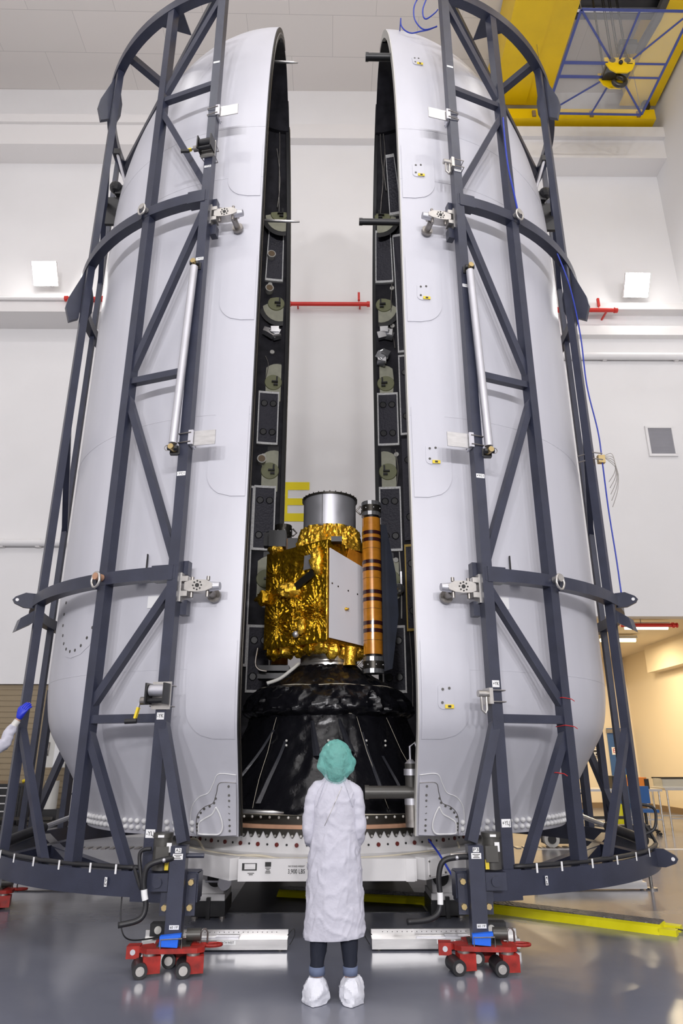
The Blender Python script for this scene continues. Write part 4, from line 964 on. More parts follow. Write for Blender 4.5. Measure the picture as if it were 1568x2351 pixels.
# rolled solar arrays
def roll(x, y, z0, z1, vis):
    r = .122; c = V((x, y, 0)); e = .23
    ra = MB().cyl((x, y, z0+e), (x, y, z1-e), r, n=40).build('solar_roll', 'amber', SX, 40)
    if vis:
        n = 4
        for i in range(n):
            z = z0+e+(z1-z0-2*e)*(.19+.222*i)
            for dz in (-.048, .048): MB().cyl((x, y, z+dz-.024), (x, y, z+dz+.024), r+.004, n=40).build('maroon_band', 'maroon', ra, 40)
            MB().cyl((x, y, z-.17), (x, y, z-.166), r+.001, n=40).build('blanket_seam', 'gunmetal', ra, 40)
    for za, zb_ in ((z0, z0+e-.03), (z1-e+.03, z1)):
        m_ = MB().cyl((x, y, za), (x, y, zb_), r+.008, n=16).build('end_drum', 'chrome' if vis else 'gunmetal', ra)
        zc = (za+zb_)/2; MB().cyl((x, y, zc-.045), (x, y, zc+.045), r+.013, n=32).build('drum_band', 'gunmetal', m_, 40)
        for k in range(8):
            a = k*pi/4+.2; p = V((x+(r+.014)*sin(a), y-(r+.014)*cos(a), zc)); MB().sphere(p, .008, 6, 4).build('drum_screw', 'whitem', m_)
        MB().tube([(x-.14*(1 if x > 0 else -1), y, zc-.06), (x-.2*(1 if x > 0 else -1), y+.03, zc), (x-.14*(1 if x > 0 else -1), y, zc+.06)], .014, 6).build('drum_bracket', 'steel', m_, 180)
    for za, zb_ in ((z0+e-.03, z0+e), (z1-e, z1-e+.03)): MB().cyl((x, y, za), (x, y, zb_), r-.02, n=24).build('neck_ring', 'black', ra, 40)
    return ra
roll(.555, 8.62, 2.53, 4.78, True); roll(-.70, 9.85, 2.55, 4.86, False)
pl = [(0.05, 0.0), (.20, 0.05), (.30, .75), (.28, 1.3), (.16, 2.0), (.0, 2.02)]
MB().prism(pl, (1, 0, 0), (0, 0, 1), (0, 1, 0), (.62, 8.95, 2.58), .02).build('array_side_panel', 'dkblue', SX)
MB().prism([(0, 0), (.16, .0), (.2, .1), (.16, .2), (0, .2)], (1, 0, 0), (0, 0, 1), (0, 1, 0), (-.95, 9.5, 4.42), .14).build('black_instrument', 'black', SX)
MB().bx(-.86, -.62, 9.25, 9.5, 4.36, 4.60).bx(-.60, -.45, 9.3, 9.45, 4.3, 4.5).build('black_instrument', 'black', SX)
for z in (2.62, 2.52): MB().bx(-.93, -.52, 9.1, 9.4, z, z+.07).build('black_instrument', 'black', SX)
MB().tube(spline([(-.93, 9.0, 2.9), (-.95, 8.98, 2.7), (-.9, 8.98, 2.62), (-.8, 9, 2.6)]), .014, 6).build('cable_loop', 'steel', SX, 180)
# separation ring under the body
MB().lathe([(.33, 2.66), (.40, 2.66), (.40, 2.70), (.375, 2.72), (.375, 2.78), (.39, 2.80), (.39, 2.86), (.30, 2.9)], cz, 64).build('separation_ring', 'fitting', SX, 30)
# ================================================================ PAYLOAD ADAPTER CONE
AD = thing('payload_adapter', 'wide black film-wrapped cone under the gold spacecraft', 'adapter cone', (0, DC, .87))
def crumple(amp, k1, seed):
    def f(r, z, a):
        n1 = noise.noise(V((cos(a)*6*r, sin(a)*6*r, z*5+seed))); n2 = noise.noise(V((cos(a)*13+z*4, sin(a)*13-z*3, z*11+seed)))
        h = amp*(.6*n1+.8*(1-2.6*abs(n1))+.6*(1-3*abs(n2))+.3*noise.noise(V((cos(a)*30, sin(a)*30, z*26)))+.35*sin(a*k1+z*4)*noise.noise(V((a*3, z*2, seed))))
        return r+h, z
    return f
def rampz(p, n): return [(b_, a_) for a_, b_ in resample([(z, r) for r, z in p], n)]
MB().lathe(rampz([(1.58, .98), (1.50, 1.08), (1.36, 1.32), (1.17, 1.62), (1.04, 1.9), (.99, 2.04)], 40), cz, 180, fn=crumple(.016, 24, 1)).build('lower_cone_film', 'film', AD, 50)
MB().lathe(rampz([(.95, 2.00), (1.06, 2.06), (1.07, 2.14), (1.0, 2.26), (.90, 2.36), (.84, 2.38)], 26), cz, 180, fn=crumple(.040, 16, 5)).build('collar_film', 'film', AD, 50)
MB().lathe(rampz([(.88, 2.34), (.74, 2.44), (.58, 2.54), (.46, 2.62), (.40, 2.67), (.2, 2.68)], 26), cz, 180, fn=crumple(.030, 20, 9)).build('upper_cone_film', 'film', AD, 50)
def ringcord(r, z, tk, nm='tie_cord'): MB().tube([(r*sin(a), DC-r*cos(a), z+.006*sin(a*9)) for a in [2*pi*i/120 for i in range(120)]], tk, 5, True).build(nm, 'cord', AD, 180)
ringcord(1.00, 2.035, .006); ringcord(.89, 2.375, .006); ringcord(1.60, 1.0, .007)
def conept(a, f): 
    z = 1.05+f*.95; pr = [(1.5, 1.05), (1.36, 1.32), (1.17, 1.62), (1.04, 1.9), (.99, 2.0)]
    for (r0, z0), (r1, z1) in zip(pr, pr[1:]):
        if z <= z1+1e-6: r = r0+(r1-r0)*(z-z0)/(z1-z0); break
    return V((r*1.02*sin(a), DC-r*1.02*cos(a), z))
for a0, a1, f0, f1, wd in ((-.52, -.44, .05, .72, .075), (-.82, -.62, .25, .85, .05), (.42, .36, .1, .82, .06), (.62, .52, .0, .55, .05), (.05, .0, .3, .55, .04), (-.1, -.18, .55, .95, .09), (.22, .12, .6, .97, .08)):
    mb = MB(); prev = None
    pts = [conept(a0+(a1-a0)*i/8, f0+(f1-f0)*i/8) for i in range(9)]
    vs = []
    for i, p in enumerate(pts):
        n_ = V((p.x, p.y-DC, 0)).normalized(); tdir = V((-n_.y, n_.x, 0)); w_ = wd*(1.0-.5*i/8)
        vs += [p-tdir*w_/2+n_*.0, p+n_*.03, p+tdir*w_/2]
    mb.add(vs, [(3*i+j, 3*i+j+1, 3*i+j+4, 3*i+j+3) for i in range(8) for j in (0, 1)]).build('film_rib', 'filmrib', AD)
for a in (-.42, .0, .38, .6):
    p = conept(a, .72); n_ = V((p.x, p.y-DC, 0)).normalized(); MB().sphere(p+n_*.02, .014).sphere(p+n_*.02+V((0, 0, -.05)), .014).build('film_stud', 'cream', AD, 180)
for a in (-.65, .33, .75): MB().tube([conept(a+.1*f, 1-f)+V((0, -.012, 0)) for f in [i/10 for i in range(11)]], .003, 5).build('tie_cord', 'cord', AD, 180)
MB().tube(spline([(-.38, 8.72, 2.66), (-.45, 8.6, 2.58), (-.6, 8.55, 2.46), (-.75, 8.5, 2.40)]), .022, 8).build('white_cable', 'cream', AD, 180)
ba = MB().lathe([(1.62, .92), (1.73, .92), (1.73, 1.0), (1.62, 1.0)], cz, 96, cap=True).build('base_flange', 'gunmetal', AD, 30)
MB().lathe([(1.62, .886), (1.795, .886), (1.795, .922), (1.62, .922)], cz, 96, cap=True).build('copper_band', 'copper', ba, 30)
for k in range(-20, 21):
    a = k*.058; MB().sphere((1.73*sin(a), DC-1.73*cos(a), .985), .014, 8, 5).build('flange_bolt', 'cream', ba, 180)
# scalloped clamp ring
n = 130*10; vs = []; R1 = 1.815
for k in range(n):
    a = 2*pi*k/n; zl = .845+.03*(1-abs(sin(a*45))**1.3*2) if 1 else 0
    zl = .868-.062*(.5+.5*cos(a*130))**.8
    for r, z in ((R1-.012, .888), (R1+.005, .888), (R1+.005, zl), (R1-.012, zl)): vs.append(V((r*sin(a), DC-r*cos(a), z)))
fs = [(k*4+i, k*4+(i+1) % 4, ((k+1) % n)*4+(i+1) % 4, ((k+1) % n)*4+i) for k in range(n) for i in range(4)]
sc_ = MB().add(vs, fs).build('scalloped_ring', 'gunmetal', AD)
for k in range(-27, 28):
    a = 2*pi*k/130; MB().cyl((R1*sin(a), DC-R1*cos(a), .826), ((R1+.014)*sin(a), DC-(R1+.014)*cos(a), .826), .012, n=10).build('ring_bolt', 'fitting', sc_, 40)
# ================================================================ WHITE RING STAND
ST = thing('ring_stand', 'white steel ring stand carrying the black cone, marked 3,900 LBS', 'stand', (0, DC, 0))
ri = MB().lathe([(1.60, .64), (1.95, .64), (1.95, .66), (1.80, .67), (1.80, .875), (1.60, .875)], cz, 120, cap=True).build('support_ring', 'white', ST, 30)
for k in range(-26, 27):
    a = k*.0565; p = V((1.80*sin(a), DC-1.80*cos(a), .745)); n_ = V((sin(a), -cos(a), 0))
    if k % 2: MB().cyl(p, p+n_*.012, .020, n=12).build('ring_plug', 'plug', ri, 40)
    else: MB().cyl(p, p+n_*.004, .011, n=10).build('ring_hole', 'ink', ri)
oct_ = [(-2.05, 8.9), (-1.9, 8.35), (-.82, 7.12), (.82, 7.12), (1.9, 8.35), (2.05, 8.9)]
for i in range(5):
    a, b = V((*oct_[i], .585)), V((*oct_[i+1], .585)); d = (b-a).normalized(); MB().bar(a, b, .22, .185, (0, 0, 1)).build('beam', 'white', ST)
MB().bx(-2.05, 2.05, 9.5, 9.9, .5, .66).bx(-2.05, -1.8, 8.9, 10.6, .5, .66).bx(1.8, 2.05, 8.9, 10.6, .5, .66).build('cross_beam', 'white', ST)
fp = MB().bx(-.80, .72, 6.995, 7.012, .495, .675).build('front_plate', 'white', ST)
X, Z = V((1, 0, 0)), V((0, 0, 1)); yf = 6.992
text('3,900 LBS', .052, (-.285, yf, .575), X, Z, 'ink', fp, wide=.155); text('PAF STAND WEIGHT', .02, (-.285, yf, .618), X, Z, 'motor', fp, wide=.15)
k = card('', (-.715, yf, .615), X, Z, .135, .06, fp, 'data_plate', m='ink'); MB().bx(-.76, -.66, yf-.006, yf-.002, .595, .64).build('plate_panel', 'alu', k)
small_print((-.70, yf-.001, .557), .06, 2, .012, 'motor', fp)
k = card('', (-.545, yf, .635), X, Z, .055, .038, fp, 'data_plate', m='ink'); small_print((-.545, yf-.001, .585), .05, 4, .013, 'motor', fp)
MB().bx(.72, .80, 6.99, 7.01, .49, .68).build('beam_rib', 'white', ST)
a_, b_ = V((.92, 7.16, .585)), V((1.1, 7.36, .585)); 
k = MB().bar(a_+V((.02, -.07, 0)), b_+V((.02, -.07, 0)), .02, .15, (0, 0, 1)).build('bolt_cover', 'white', ST)
for q in (a_, b_):
    for dz in (-.06, .06): MB().sphere(q+V((.03, -.085, dz)), .009, 6, 4).build('cover_screw', 'motor', k)
for x in (-1.22, 1.24):
    sx = 1 if x > 0 else -1
    ft = MB().bx(x-.14, x+.14, 8.05, 8.5, .21, .5).build('foot_box', 'white', ST)
    MB().cyl((x-.05*sx, 8.03, .37), (x-.05*sx, 8.055, .37), .085, n=24).build('foot_opening', 'ink', ft, 40)
    MB().bx(x-.16, x+.16, 8.0, 8.5, .16, .225).build('foot_collar', 'white', ft)
    bs = MB().bx(x-.17, x+.17, 7.98, 8.5, .025, .165).bx(x-.02, x+.02, 7.95, 8.0, .0, .2).build('jack_base', 'black', ft)
    for dx in (-.14, .14): MB().cyl((x+dx, 8.02, 0), (x+dx, 8.02, .03), .03).build('levelling_foot', 'steel', bs, 40)
MB().cyl((-1.05, 7.8, .37), (-1.25, 7.9, .36), .012).cyl((-1.05, 7.82, .36), (-1.04, 7.80, .36), .07).build('hand_wheel', 'silver', ST, 40)
for x, y in ((-.75, 10.6), (.75, 10.6)): MB().bx(x-.15, x+.15, y-.2, y+.2, .0, .52).build('rear_foot', 'white', ST)
# grey cable draped along the stand
def arc(a, z, r=1.84): return V((r*sin(a), DC-r*cos(a), z))
q = MB()
q.tube(spline([arc(-.95, .72, 1.88), arc(-.8, .75, 1.9), arc(-.62, .66, 2.04), arc(-.45, .67, 2.12), arc(-.3, .69, 2.16), arc(-.15, .655, 2.2), arc(0.05, .64, 2.2), arc(.3, .655, 2.18), arc(.5, .67, 2.1), arc(.72, .66, 2.0), arc(.8, .72, 1.9)], 70), .012, 6)
q.tube(spline([arc(-.95, .685, 1.97), arc(-.5, .68, 2.1), arc(-.2, .672, 2.15), arc(.2, .68, 2.14), arc(.6, .69, 2.0)], 50), .009, 6)
solo('stand_cable', q, 'cord', 'grey cable draped along the front of white ring stand', 'cable', None, 180)
pts = [(1.0, 7.45, .79), (1.03, 7.3, .74), (1.05, 7.1, .7), (1.1, 6.95, .6), (1.16, 6.7, .48)]
q = solo('blue_strap', MB().tube(spline(pts), .010, 6), 'bluehose', 'thin blue strap hooked from stand ring to right cage leg', 'strap', None, 180)
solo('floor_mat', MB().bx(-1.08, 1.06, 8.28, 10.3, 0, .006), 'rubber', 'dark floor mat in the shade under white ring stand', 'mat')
# black transport dolly behind the stand
for s in (-1, 1):
    xw = -4.92 if s < 0 else 4.10; yw = 13.82
    t = thing('transport_dolly', 'low black dolly with pale wheel behind the %s cage' % ('left' if s < 0 else 'right'), 'dolly', (s*4.6, yw, 0), 'black transport dollies')
    MB().bx(xw-1.6 if s < 0 else xw-.1, xw+.35 if s < 0 else xw+1.9, yw, yw+.25, .05, .36).build('chassis', 'black', t)
    MB().bx(xw-.6, xw+.6, yw-.05, yw+.22, .38, .44).bx(xw+.2*s, xw+1.5*s, yw+.05, yw+.15, .46, .51).build('top_rail', 'gunmetal', t)
    w_ = MB().cyl((xw, yw-.13, .14), (xw, yw-.02, .14), .14, n=28).build('wheel', 'cream', t, 40)
    MB().cyl((xw, yw-.15, .14), (xw, yw-.125, .14), .075, n=24).build('hub', 'black', w_, 40)
    xw2 = xw+s*1.3; MB().cyl((xw2, yw-.06, .09), (xw2, yw-.005, .09), .09, n=20).build('wheel', 'rubber', t, 40)
# ================================================================ MACHINERY SKATES
def skate(loc, rz_, label, blue=True):
    t = thing('machinery_skate', label, 'machinery skate', (0, 0, 0), 'red machinery skates')
    out = [(-.19, -.13), (.19, -.13), (.24, -.09), (.24, -.02), (.16, .03), (.17, .16), (.10, .20), (-.10, .20), (-.17, .16), (-.16, .03), (-.24, -.02), (-.24, -.09)]
    MB().prism(out, (1, 0, 0), (0, 1, 0), (0, 0, 1), (0, 0, .165), .035).build('deck', 'red', t)
    MB().bx(-.13, .13, -.08, .12, .183, .195).build('wear_plate', 'gunmetal', t)
    for x, y, a in ((-.19, -.10, .25), (.14, -.11, .15), (0, .16, 0)):
        Rz = Matrix.Translation((x, y, 0)) @ Matrix.Rotation(a, 4, 'Z')
        k = MB(Rz).bx(-.03, .10, -.055, .055, .022, .135).build('wheel_housing', 'red', t)
        w_ = MB(Rz).cyl((-.05, -.095, .055), (-.05, .095, .055), .055, n=24).build('wheel', 'rubber', k, 40)
        MB(Rz).cyl((-.05, -.10, .055), (-.05, -.094, .055), .032, n=20).cyl((-.05, -.104, .055), (-.05, -.10, .055), .018, n=16).build('hub', 'fitting', w_ if 0 else k, 40)
        MB(Rz).cyl((.02, 0, .135), (.02, 0, .15), .05).build('swivel', 'steel', k, 40)
    lp = [(.26+.06*cos(a), .04+.025*sin(a)*1.6, .165) for a in [i*pi/8 for i in range(16)]]
    MB().bar((.15, .05, .165), (.22, .045, .165), .05, .03).tube([(.285+.075*cos(a), .03+.045*sin(a), .17) for a in [i*pi/9 for i in range(18)]], .012, 6, True).build('tow_loop', 'red', t)
    k = MB().bar((-.16, .02, .165), (-.27, -.02, .16), .06, .04).bx(-.36, -.26, -.05, .05, .10, .185).build('hitch_lug', 'red', t)
    MB().cyl((-.31, -.055, .145), (-.31, -.049, .145), .02).build('hitch_pin', 'silver', k, 40)
    if blue:
        MB().box((-.03, -.115, .228), (.14, .045, .07), Matrix.Rotation(.06, 3, 'Y')).box((-.02, -.113, .262), (.16, .055, .022), Matrix.Rotation(-.08, 3, 'Y')).build('foam_block', 'blue', t)
        MB().tube([(-.09, -.142, .185), (-.09, -.142, .245), (.07, -.142, .25), (.07, -.142, .185)], .005, 6).build('wire_guard', 'steel', t)
    MB().cyl((.08, .06, .235), (.19, .06, .235), .045, n=18).build('roller_stop', 'motor', t, 40)
    MB().tube([(.19, .05, .18), (.19, .05, .25), (.205, .05, .275), (.23, .05, .275), (.245, .05, .25), (.245, .05, .18)], .008, 6).build('wire_hoop', 'steel', t, 60)
    t.location = loc; t.rotation_euler = (0, 0, rz_); return t
skate((-1.19, 6.19, 0), .05, 'red machinery skate under the left cage front leg, blue foam on top')
skate((1.24, 6.20, 0), -.10, 'red machinery skate under the right cage front leg, blue foam on top')
skate((-3.72, 8.62, 0), .1, 'red machinery skate cut off at the left edge of the picture')
# the front legs stand on the skates
for x in (-1.2, 1.2): pass
# ================================================================ ALUMINIUM WEIGHING BEAMS
def beam(x0, x1, y, label, tx, flip=False, drive=True):
    t = thing('levelling_beam', label, 'beam', ((x0+x1)/2, y, 0), 'aluminium floor beams')
    MB().bx(x0, x1, y, y+.14, .015, .09).build('box_beam', 'alu', t)
    MB().bx(x0, x1, y+.12, y+.145, .085, .142).build('back_rail', 'alu', t)
    mid = (x0+x1)/2
    MB().bx(mid, mid+.2, y+.03, y+.1, .09, .105).bx(mid-.25, mid, y+.04, y+.08, .09, .097).build('slide', 'silver', t)
    k = MB()
    for i in range(26): k.cyl((x0+.1+(x1-x0-.2)*i/25, y+.117, .122), (x0+.1+(x1-x0-.2)*i/25, y+.12, .122), .004, n=6)
    k.build('hole_row', 'ink', t)
    for x in (x0+.06, x1-.06): MB().cyl((x, y+.03, 0), (x, y+.03, .018), .02).build('foot', 'motor', t, 40)
    if tx: card(tx, ((x0+x1)/2+(.1 if not flip else .0), y-.002, .07), (1, 0, 0), (0, 0, 1), .16, .03, t, size=.026)
    return t
b1 = beam(-1.58, -.34, 6.74, 'aluminium floor beam marked NORTH WEST left of the person', 'NORTH WEST')
b2 = beam(.385, 1.66, 6.74, 'aluminium floor beam marked SOUTH WEST right of the person', 'SOUTH WEST', True)
for bb, x, dr_ in ((b1, -1.42, 1), (b2, 1.45, -1)):
    k = MB().bx(x-.1, x+.1, 6.75, 6.86, .115, .21).build('drive_unit', 'black', bb)
    MB().cyl((x-.03, 6.735, .165), (x-.03, 6.75, .165), .03).build('drive_dial', 'cream', k, 40)
    MB().bx(x+dr_*.14-.03, x+dr_*.14+.03, 6.76, 6.86, .115, .26).build('drive_post', 'alu', k)
    e = -.34 if dr_ > 0 else .385
    MB().tube(spline([(e, 6.75, .12), (e+.05*dr_, 6.75, .17), (e+.06*dr_, 6.75, .12), (e+.02*dr_, 6.75, .05)]), .004, 6).build('end_wire', 'rubber', bb, 180)
beam(-3.9, -2.2, 9.55, 'aluminium floor beam behind the left cage ring', '', False)
beam(2.6, 3.98, 9.5, 'aluminium floor beam behind the right cage ring', '', False)
t = thing('screw_jack', 'slim screw jack with round foot under right cage ring', 'jack', (4.06, 9.56, 0))
MB().cyl((4.06, 9.56, 0), (4.06, 9.56, .02), .07).build('foot', 'steel', t, 40); MB().cyl((4.06, 9.56, .02), (4.06, 9.56, .3), .02).build('screw', 'steel', t, 40)
MB().cyl((4.06, 9.56, .28), (4.06, 9.56, .43), .045, .07).build('socket', 'navy', t, 40); MB().bx(3.9, 4.14, 9.48, 9.64, .42, .476).build('top_bracket', 'navy', t)
# cable along the floor at the left cage
solo('floor_cable', MB().tube(spline([(-1.72, 6.5, .48), (-1.70, 6.45, .3), (-1.64, 6.45, .17), (-1.5, 6.6, .13), (-1.25, 6.72, .16)]), .006, 6), 'rubber', 'thin black cable dangling from left cage ring to drive unit', 'cable', None, 180)
# ================================================================ YELLOW CABLE RAMPS
def ramp(a, b, label, tip=True):
    a, b = V(a), V(b); d = (b-a).normalized(); n_ = V((-d.y, d.x, 0)); t = thing('cable_ramp', label, 'cable ramp', (a+b)/2, 'yellow cable ramps')
    pr = [(-.19, 0), (-.13, .055), (-.09, .07), (.09, .07), (.13, .055), (.19, 0)]
    MB().prism(pr, n_, (0, 0, 1), d, (a+b)/2, (b-a).length).build('ramp_body', 'ramp', t)
    MB().prism([(-.085, .066), (.12, .066), (.12, .078), (-.085, .078)], n_, (0, 0, 1), d, (a+b)/2, (b-a).length-.02).build('lid', 'rampd', t)
    if tip:
        for w in (-.12, .09):
            MB().prism([(w-.05, 0), (w+.05, 0), (w+.05, .05), (w-.05, .05)], n_, (0, 0, 1), d, b+d*.07, .15).build('connector', 'ramp', t)
    return t
ramp((1.5, 8.62, 0), (3.2, 7.40, 0), 'yellow cable ramp with dark lid on floor right of right cage leg')
ramp((-.55, 9.3, 0), (1.35, 8.75, 0), 'short yellow cable ramp lying in the shade under white ring stand', False)
solo('floor_cable', MB().tube(spline([(3.3, 7.36, .03), (3.5, 7.3, .006), (3.8, 7.2, .006)]), .006, 6), 'rubber', 'thin black cable leaving the open end of yellow ramp', 'cable', None, 180)
solo('black_hose', MB().tube(spline([at(x, y, 7.6) for x, y in ((1470, 1846), (1500, 1855), (1506, 1880), (1500, 1905), (1474, 1918))]), .015, 8), 'rubber', 'black hose bowed out beside the outermost right post', 'hose', None, 180)
# ================================================================ PERSON IN THE MIDDLE
PX, PY = .047, 5.47
def body(parent, base, pts, edges, rad_, root=0): return skinned([V(base)+V(p) for p in pts], edges, rad_, 'body', 'skin', parent, root)
def hand_chain(w, palm, fdir, spread, curl, side):
    # returns verts, edges, radii of a hand rooted at wrist index 0
    vs = [palm]; es = []; rs = [.026]
    fdir, spread, curl = V(fdir).normalized(), V(spread).normalized(), V(curl).normalized()
    for k, (o, ln) in enumerate(((-.030, .066), (-.010, .076), (.010, .072), (.029, .056))):
        b0 = V(palm)+spread*o+fdir*.035; i = len(vs)
        vs += [b0, b0+fdir*ln*.5+curl*.006, b0+fdir*ln*.85+curl*.026, b0+fdir*ln+curl*.044]; rs += [.0105, .0095, .009, .0075]
        es += [(0, i), (i, i+1), (i+1, i+2), (i+2, i+3)]
    b0 = V(palm)-spread*.034*side-fdir*.01; i = len(vs)
    vs += [b0, b0-spread*.022*side+fdir*.03+curl*.012, b0-spread*.02*side+fdir*.06+curl*.03]; rs += [.012, .0105, .009]; es += [(0, i), (i, i+1), (i+1, i+2)]
    return vs, es, rs
def humanoid(parent, base, armL, armR, gaze=.0):
    P = [(0, 0, .92), (0, .0, 1.10), (0, .0, 1.28), (0, -.01, 1.385), (0, -.005, 1.45), (0, -.005, 1.54), (0, -.02, 1.60),
         (-.095, 0, .86), (-.10, .015, .47), (-.113, -.016, .12), (-.115, .02, .055), (-.125, .13, .04),
         (.095, 0, .86), (.105, .015, .47), (.113, -.016, .12), (.115, .02, .055), (.125, .13, .04)]
    E_ = [(0, 1), (1, 2), (2, 3), (3, 4), (4, 5), (5, 6), (0, 7), (7, 8), (8, 9), (9, 10), (10, 11), (0, 12), (12, 13), (13, 14), (14, 15), (15, 16)]
    Rr = [.12, .115, .12, .055, .06, .088, .075, .085, .055, .038, .038, .032, .085, .055, .038, .038, .032]
    # nose / chin
    i = len(P); P += [(0, .10, 1.56)]; E_ += [(5, i)]; Rr += [.016]
    for arm, sd in ((armL, -1), (armR, 1)):
        i = len(P); P += [tuple(p) for p in arm[:3]]; E_ += [(2, i), (i, i+1), (i+1, i+2)]; Rr += [.042, .036, .027]
        hv, he, hr = hand_chain(arm[2], arm[3], arm[4], arm[5], arm[6], sd)
        j = len(P); P += [tuple(v) for v in hv]; E_ += [(i+2, j)]+[(a+j, b+j) for a, b in he]; Rr += hr
    return body(parent, base, P, E_, Rr)
PE = thing('person', 'person seen from behind in white gown and teal hair cap, looking up', 'person', (PX, PY, 0))
bd = humanoid(PE, (PX, PY, 0), [(-.15, 0, 1.30), (-.176, -.01, 1.06), (-.12, .2, .98), (-.07, .25, .97), (1, .25, 0), (0, .2, 1), (0, -1, -.2)],
              [(.15, 0, 1.30), (.176, -.01, 1.06), (.12, .2, .98), (.05, .27, .98), (-1, .25, 0), (0, .2, 1), (0, -1, -.2)])
MB().sphere((PX-.033, PY+.075, 1.575), .012, 8, 6).build('eye', 'whitem', bd, 180); MB().sphere((PX+.033, PY+.075, 1.575), .012, 8, 6).build('eye', 'whitem', bd, 180)
MB().bx(PX-.025, PX+.025, PY+.07, PY+.078, 1.50, 1.508).build('mouth', 'red', bd)
# gown
g = MB()
secs = [(.385, .206, .15, .004), (.41, .208, .152, .003), (.5, .206, .15, 0), (.6, .203, .148, 0), (.72, .196, .145, 0), (.85, .187, .14, 0), (.98, .178, .135, 0), (1.1, .172, .13, 0), (1.2, .172, .128, 0), (1.28, .172, .12, 0), (1.335, .160, .108, 0), (1.375, .132, .092, 0), (1.40, .10, .078, 0), (1.425, .075, .066, 0), (1.44, .066, .06, 0)]
sk = resample([(z, rx, ry, 0) for z, rx, ry, _ in secs], 110)
loft(g, [((PX+.004, PY+.005, z), rx, ry) for z, rx, ry, _ in sk], 140, .0075, 4.0)
# wavy hem
g.v = [V((p.x, p.y, p.z+(.010*(p.x-PX)/.2 if p.z < .46 else 0))) for p in g.v]
for s in (-1, 1):
    ks = [((PX+s*.075, PY, 1.355), .05), ((PX+s*.115, PY, 1.335), .062), ((PX+s*.150, PY-.003, 1.285), .064), ((PX+s*.168, PY-.008, 1.20), .058), ((PX+s*.176, PY-.012, 1.11), .054), ((PX+s*.176, PY-.005, 1.045), .053), ((PX+s*.168, PY+.05, .995), .05), ((PX+s*.145, PY+.13, .975), .046), ((PX+s*.115, PY+.205, .975), .04)]
    ax = spline([k[0] for k in ks], 60); rr = [x[0] for x in resample([(k[1],) for k in ks], 60)]
    q = MB().tube(ax, rr, 36)
    vs = []
    for p in q.v:
        i = min(range(60), key=lambda j: (ax[j]-p).length); d = (p-ax[i]); d = d.normalized() if d.length > 1e-6 else d
        vs.append(p+d*(.010*noise.noise(V((p.x*14, p.y*14, p.z*20+s)))+.004*noise.noise(p*40)))
    g.add(vs, q.f)
gw = g.build('gown', 'gown', PE, 180)
GV = [v for v in g.v if v.y < PY]
def gy(x, z):
    c = [v.y for v in GV if abs(v.x-x) < .014 and abs(v.z-z) < .014]
    return (min(c) if c else PY-.1)+.0005
def onback(p0, p1, n=26): return [V((p0[0]+(p1[0]-p0[0])*i/n, gy(p0[0]+(p1[0]-p0[0])*i/n, p0[1]+(p1[1]-p0[1])*i/n), p0[1]+(p1[1]-p0[1])*i/n)) for i in range(n+1)]
MB().tube(onback((PX+.055, 1.36), (PX-.07, 1.10)), .0022, 5).build('gown_fold_seam', 'fitting', gw, 180)
for s in (-1, 1): MB().tube(onback((PX+s*.068, 1.405), (PX+s*.135, 1.22)), .0028, 5).build('raglan_seam', 'gown', gw, 180)
# jeans, cuffs, shoe covers
for s, fx in ((-1, -.128), (1, .128)):
    fx2 = fx*(1.02)
    lg = [((PX+s*.092, PY+.005, .60), .082, .085), ((PX+s*.100, PY+.012, .46), .064, .07), ((PX+s*.108, PY+.0, .33), .058, .064), ((PX+s*.112, PY-.012, .24), .046, .053), ((PX+s*.113, PY-.016, .17), .041, .045)]
    kk = resample([(*c, a, b) for c, a, b in lg], 24)
    loft(MB(), [((k[0], k[1], k[2]), k[3], k[4]) for k in kk], 32, .004, s).build('trouser_leg', 'denim', PE, 180)
    loft(MB(), [((PX+s*.113, PY-.016, z), .051, .055) for z in (.165, .19, .215)], 24, .003, s).build('rolled_cuff', 'cuff', PE, 180)
    shp = [(.003, .078, .135, .02), (.03, .084, .14, .02), (.07, .084, .13, .012), (.11, .074, .10, -.002), (.14, .055, .07, -.014), (.155, .046, .052, -.016)]
    kk = resample(shp, 22)
    mb = loft(MB(), [((PX+s*.122, PY+.015+k[3], k[0]), k[1], k[2]) for k in kk], 40, .0115, s*5.)
    mb.v = [V((p.x, p.y, max(p.z, .002))) for p in mb.v]
    mb.build('shoe_cover', 'boot', PE, 25)
# hair and cap
hc = V((PX+.012, PY-.005, 1.545))
hm = MB().sphere(hc+V((0, .0, .0)), (.092, .112, .122), 24, 16).sphere(hc+V((.0, -.05, -.09)), (.07, .06, .075), 20, 12); hm.build('hair', 'hair', PE, 180)
cp = MB().sphere(hc, (.122, .134, .142), 64, 44)
def capd(p):
    d = p-hc; q = p.copy()
    if d.z < 0: q = hc+V((d.x*(1-.16*(-d.z/.142)), d.y*1.0-(.03*(-d.z/.142)), d.z*1.34))
    for bx_, bz, am, rd_ in ((.125, -.01, .028, .03), (.118, -.055, .026, .026), (-.12, -.04, .032, .028), (-.105, .02, .008, .03)):
        c = V((bx_, 0, bz)); e = (V((d.x, 0, d.z))-c).length
        if d.x*bx_ > 0: q += V((1 if bx_ > 0 else -1, 0, 0))*am*math.exp(-(e/rd_)**2)
    n_ = d.normalized(); return q+n_*(.007*noise.noise(p*28)+.004*noise.noise(p*60)+.0025*sin(math.atan2(d.x, d.y)*26)*max(0, -d.z/.14))
cp.v = [capd(p) for p in cp.v]; cp.build('hair_cap', 'cap', PE, 180)
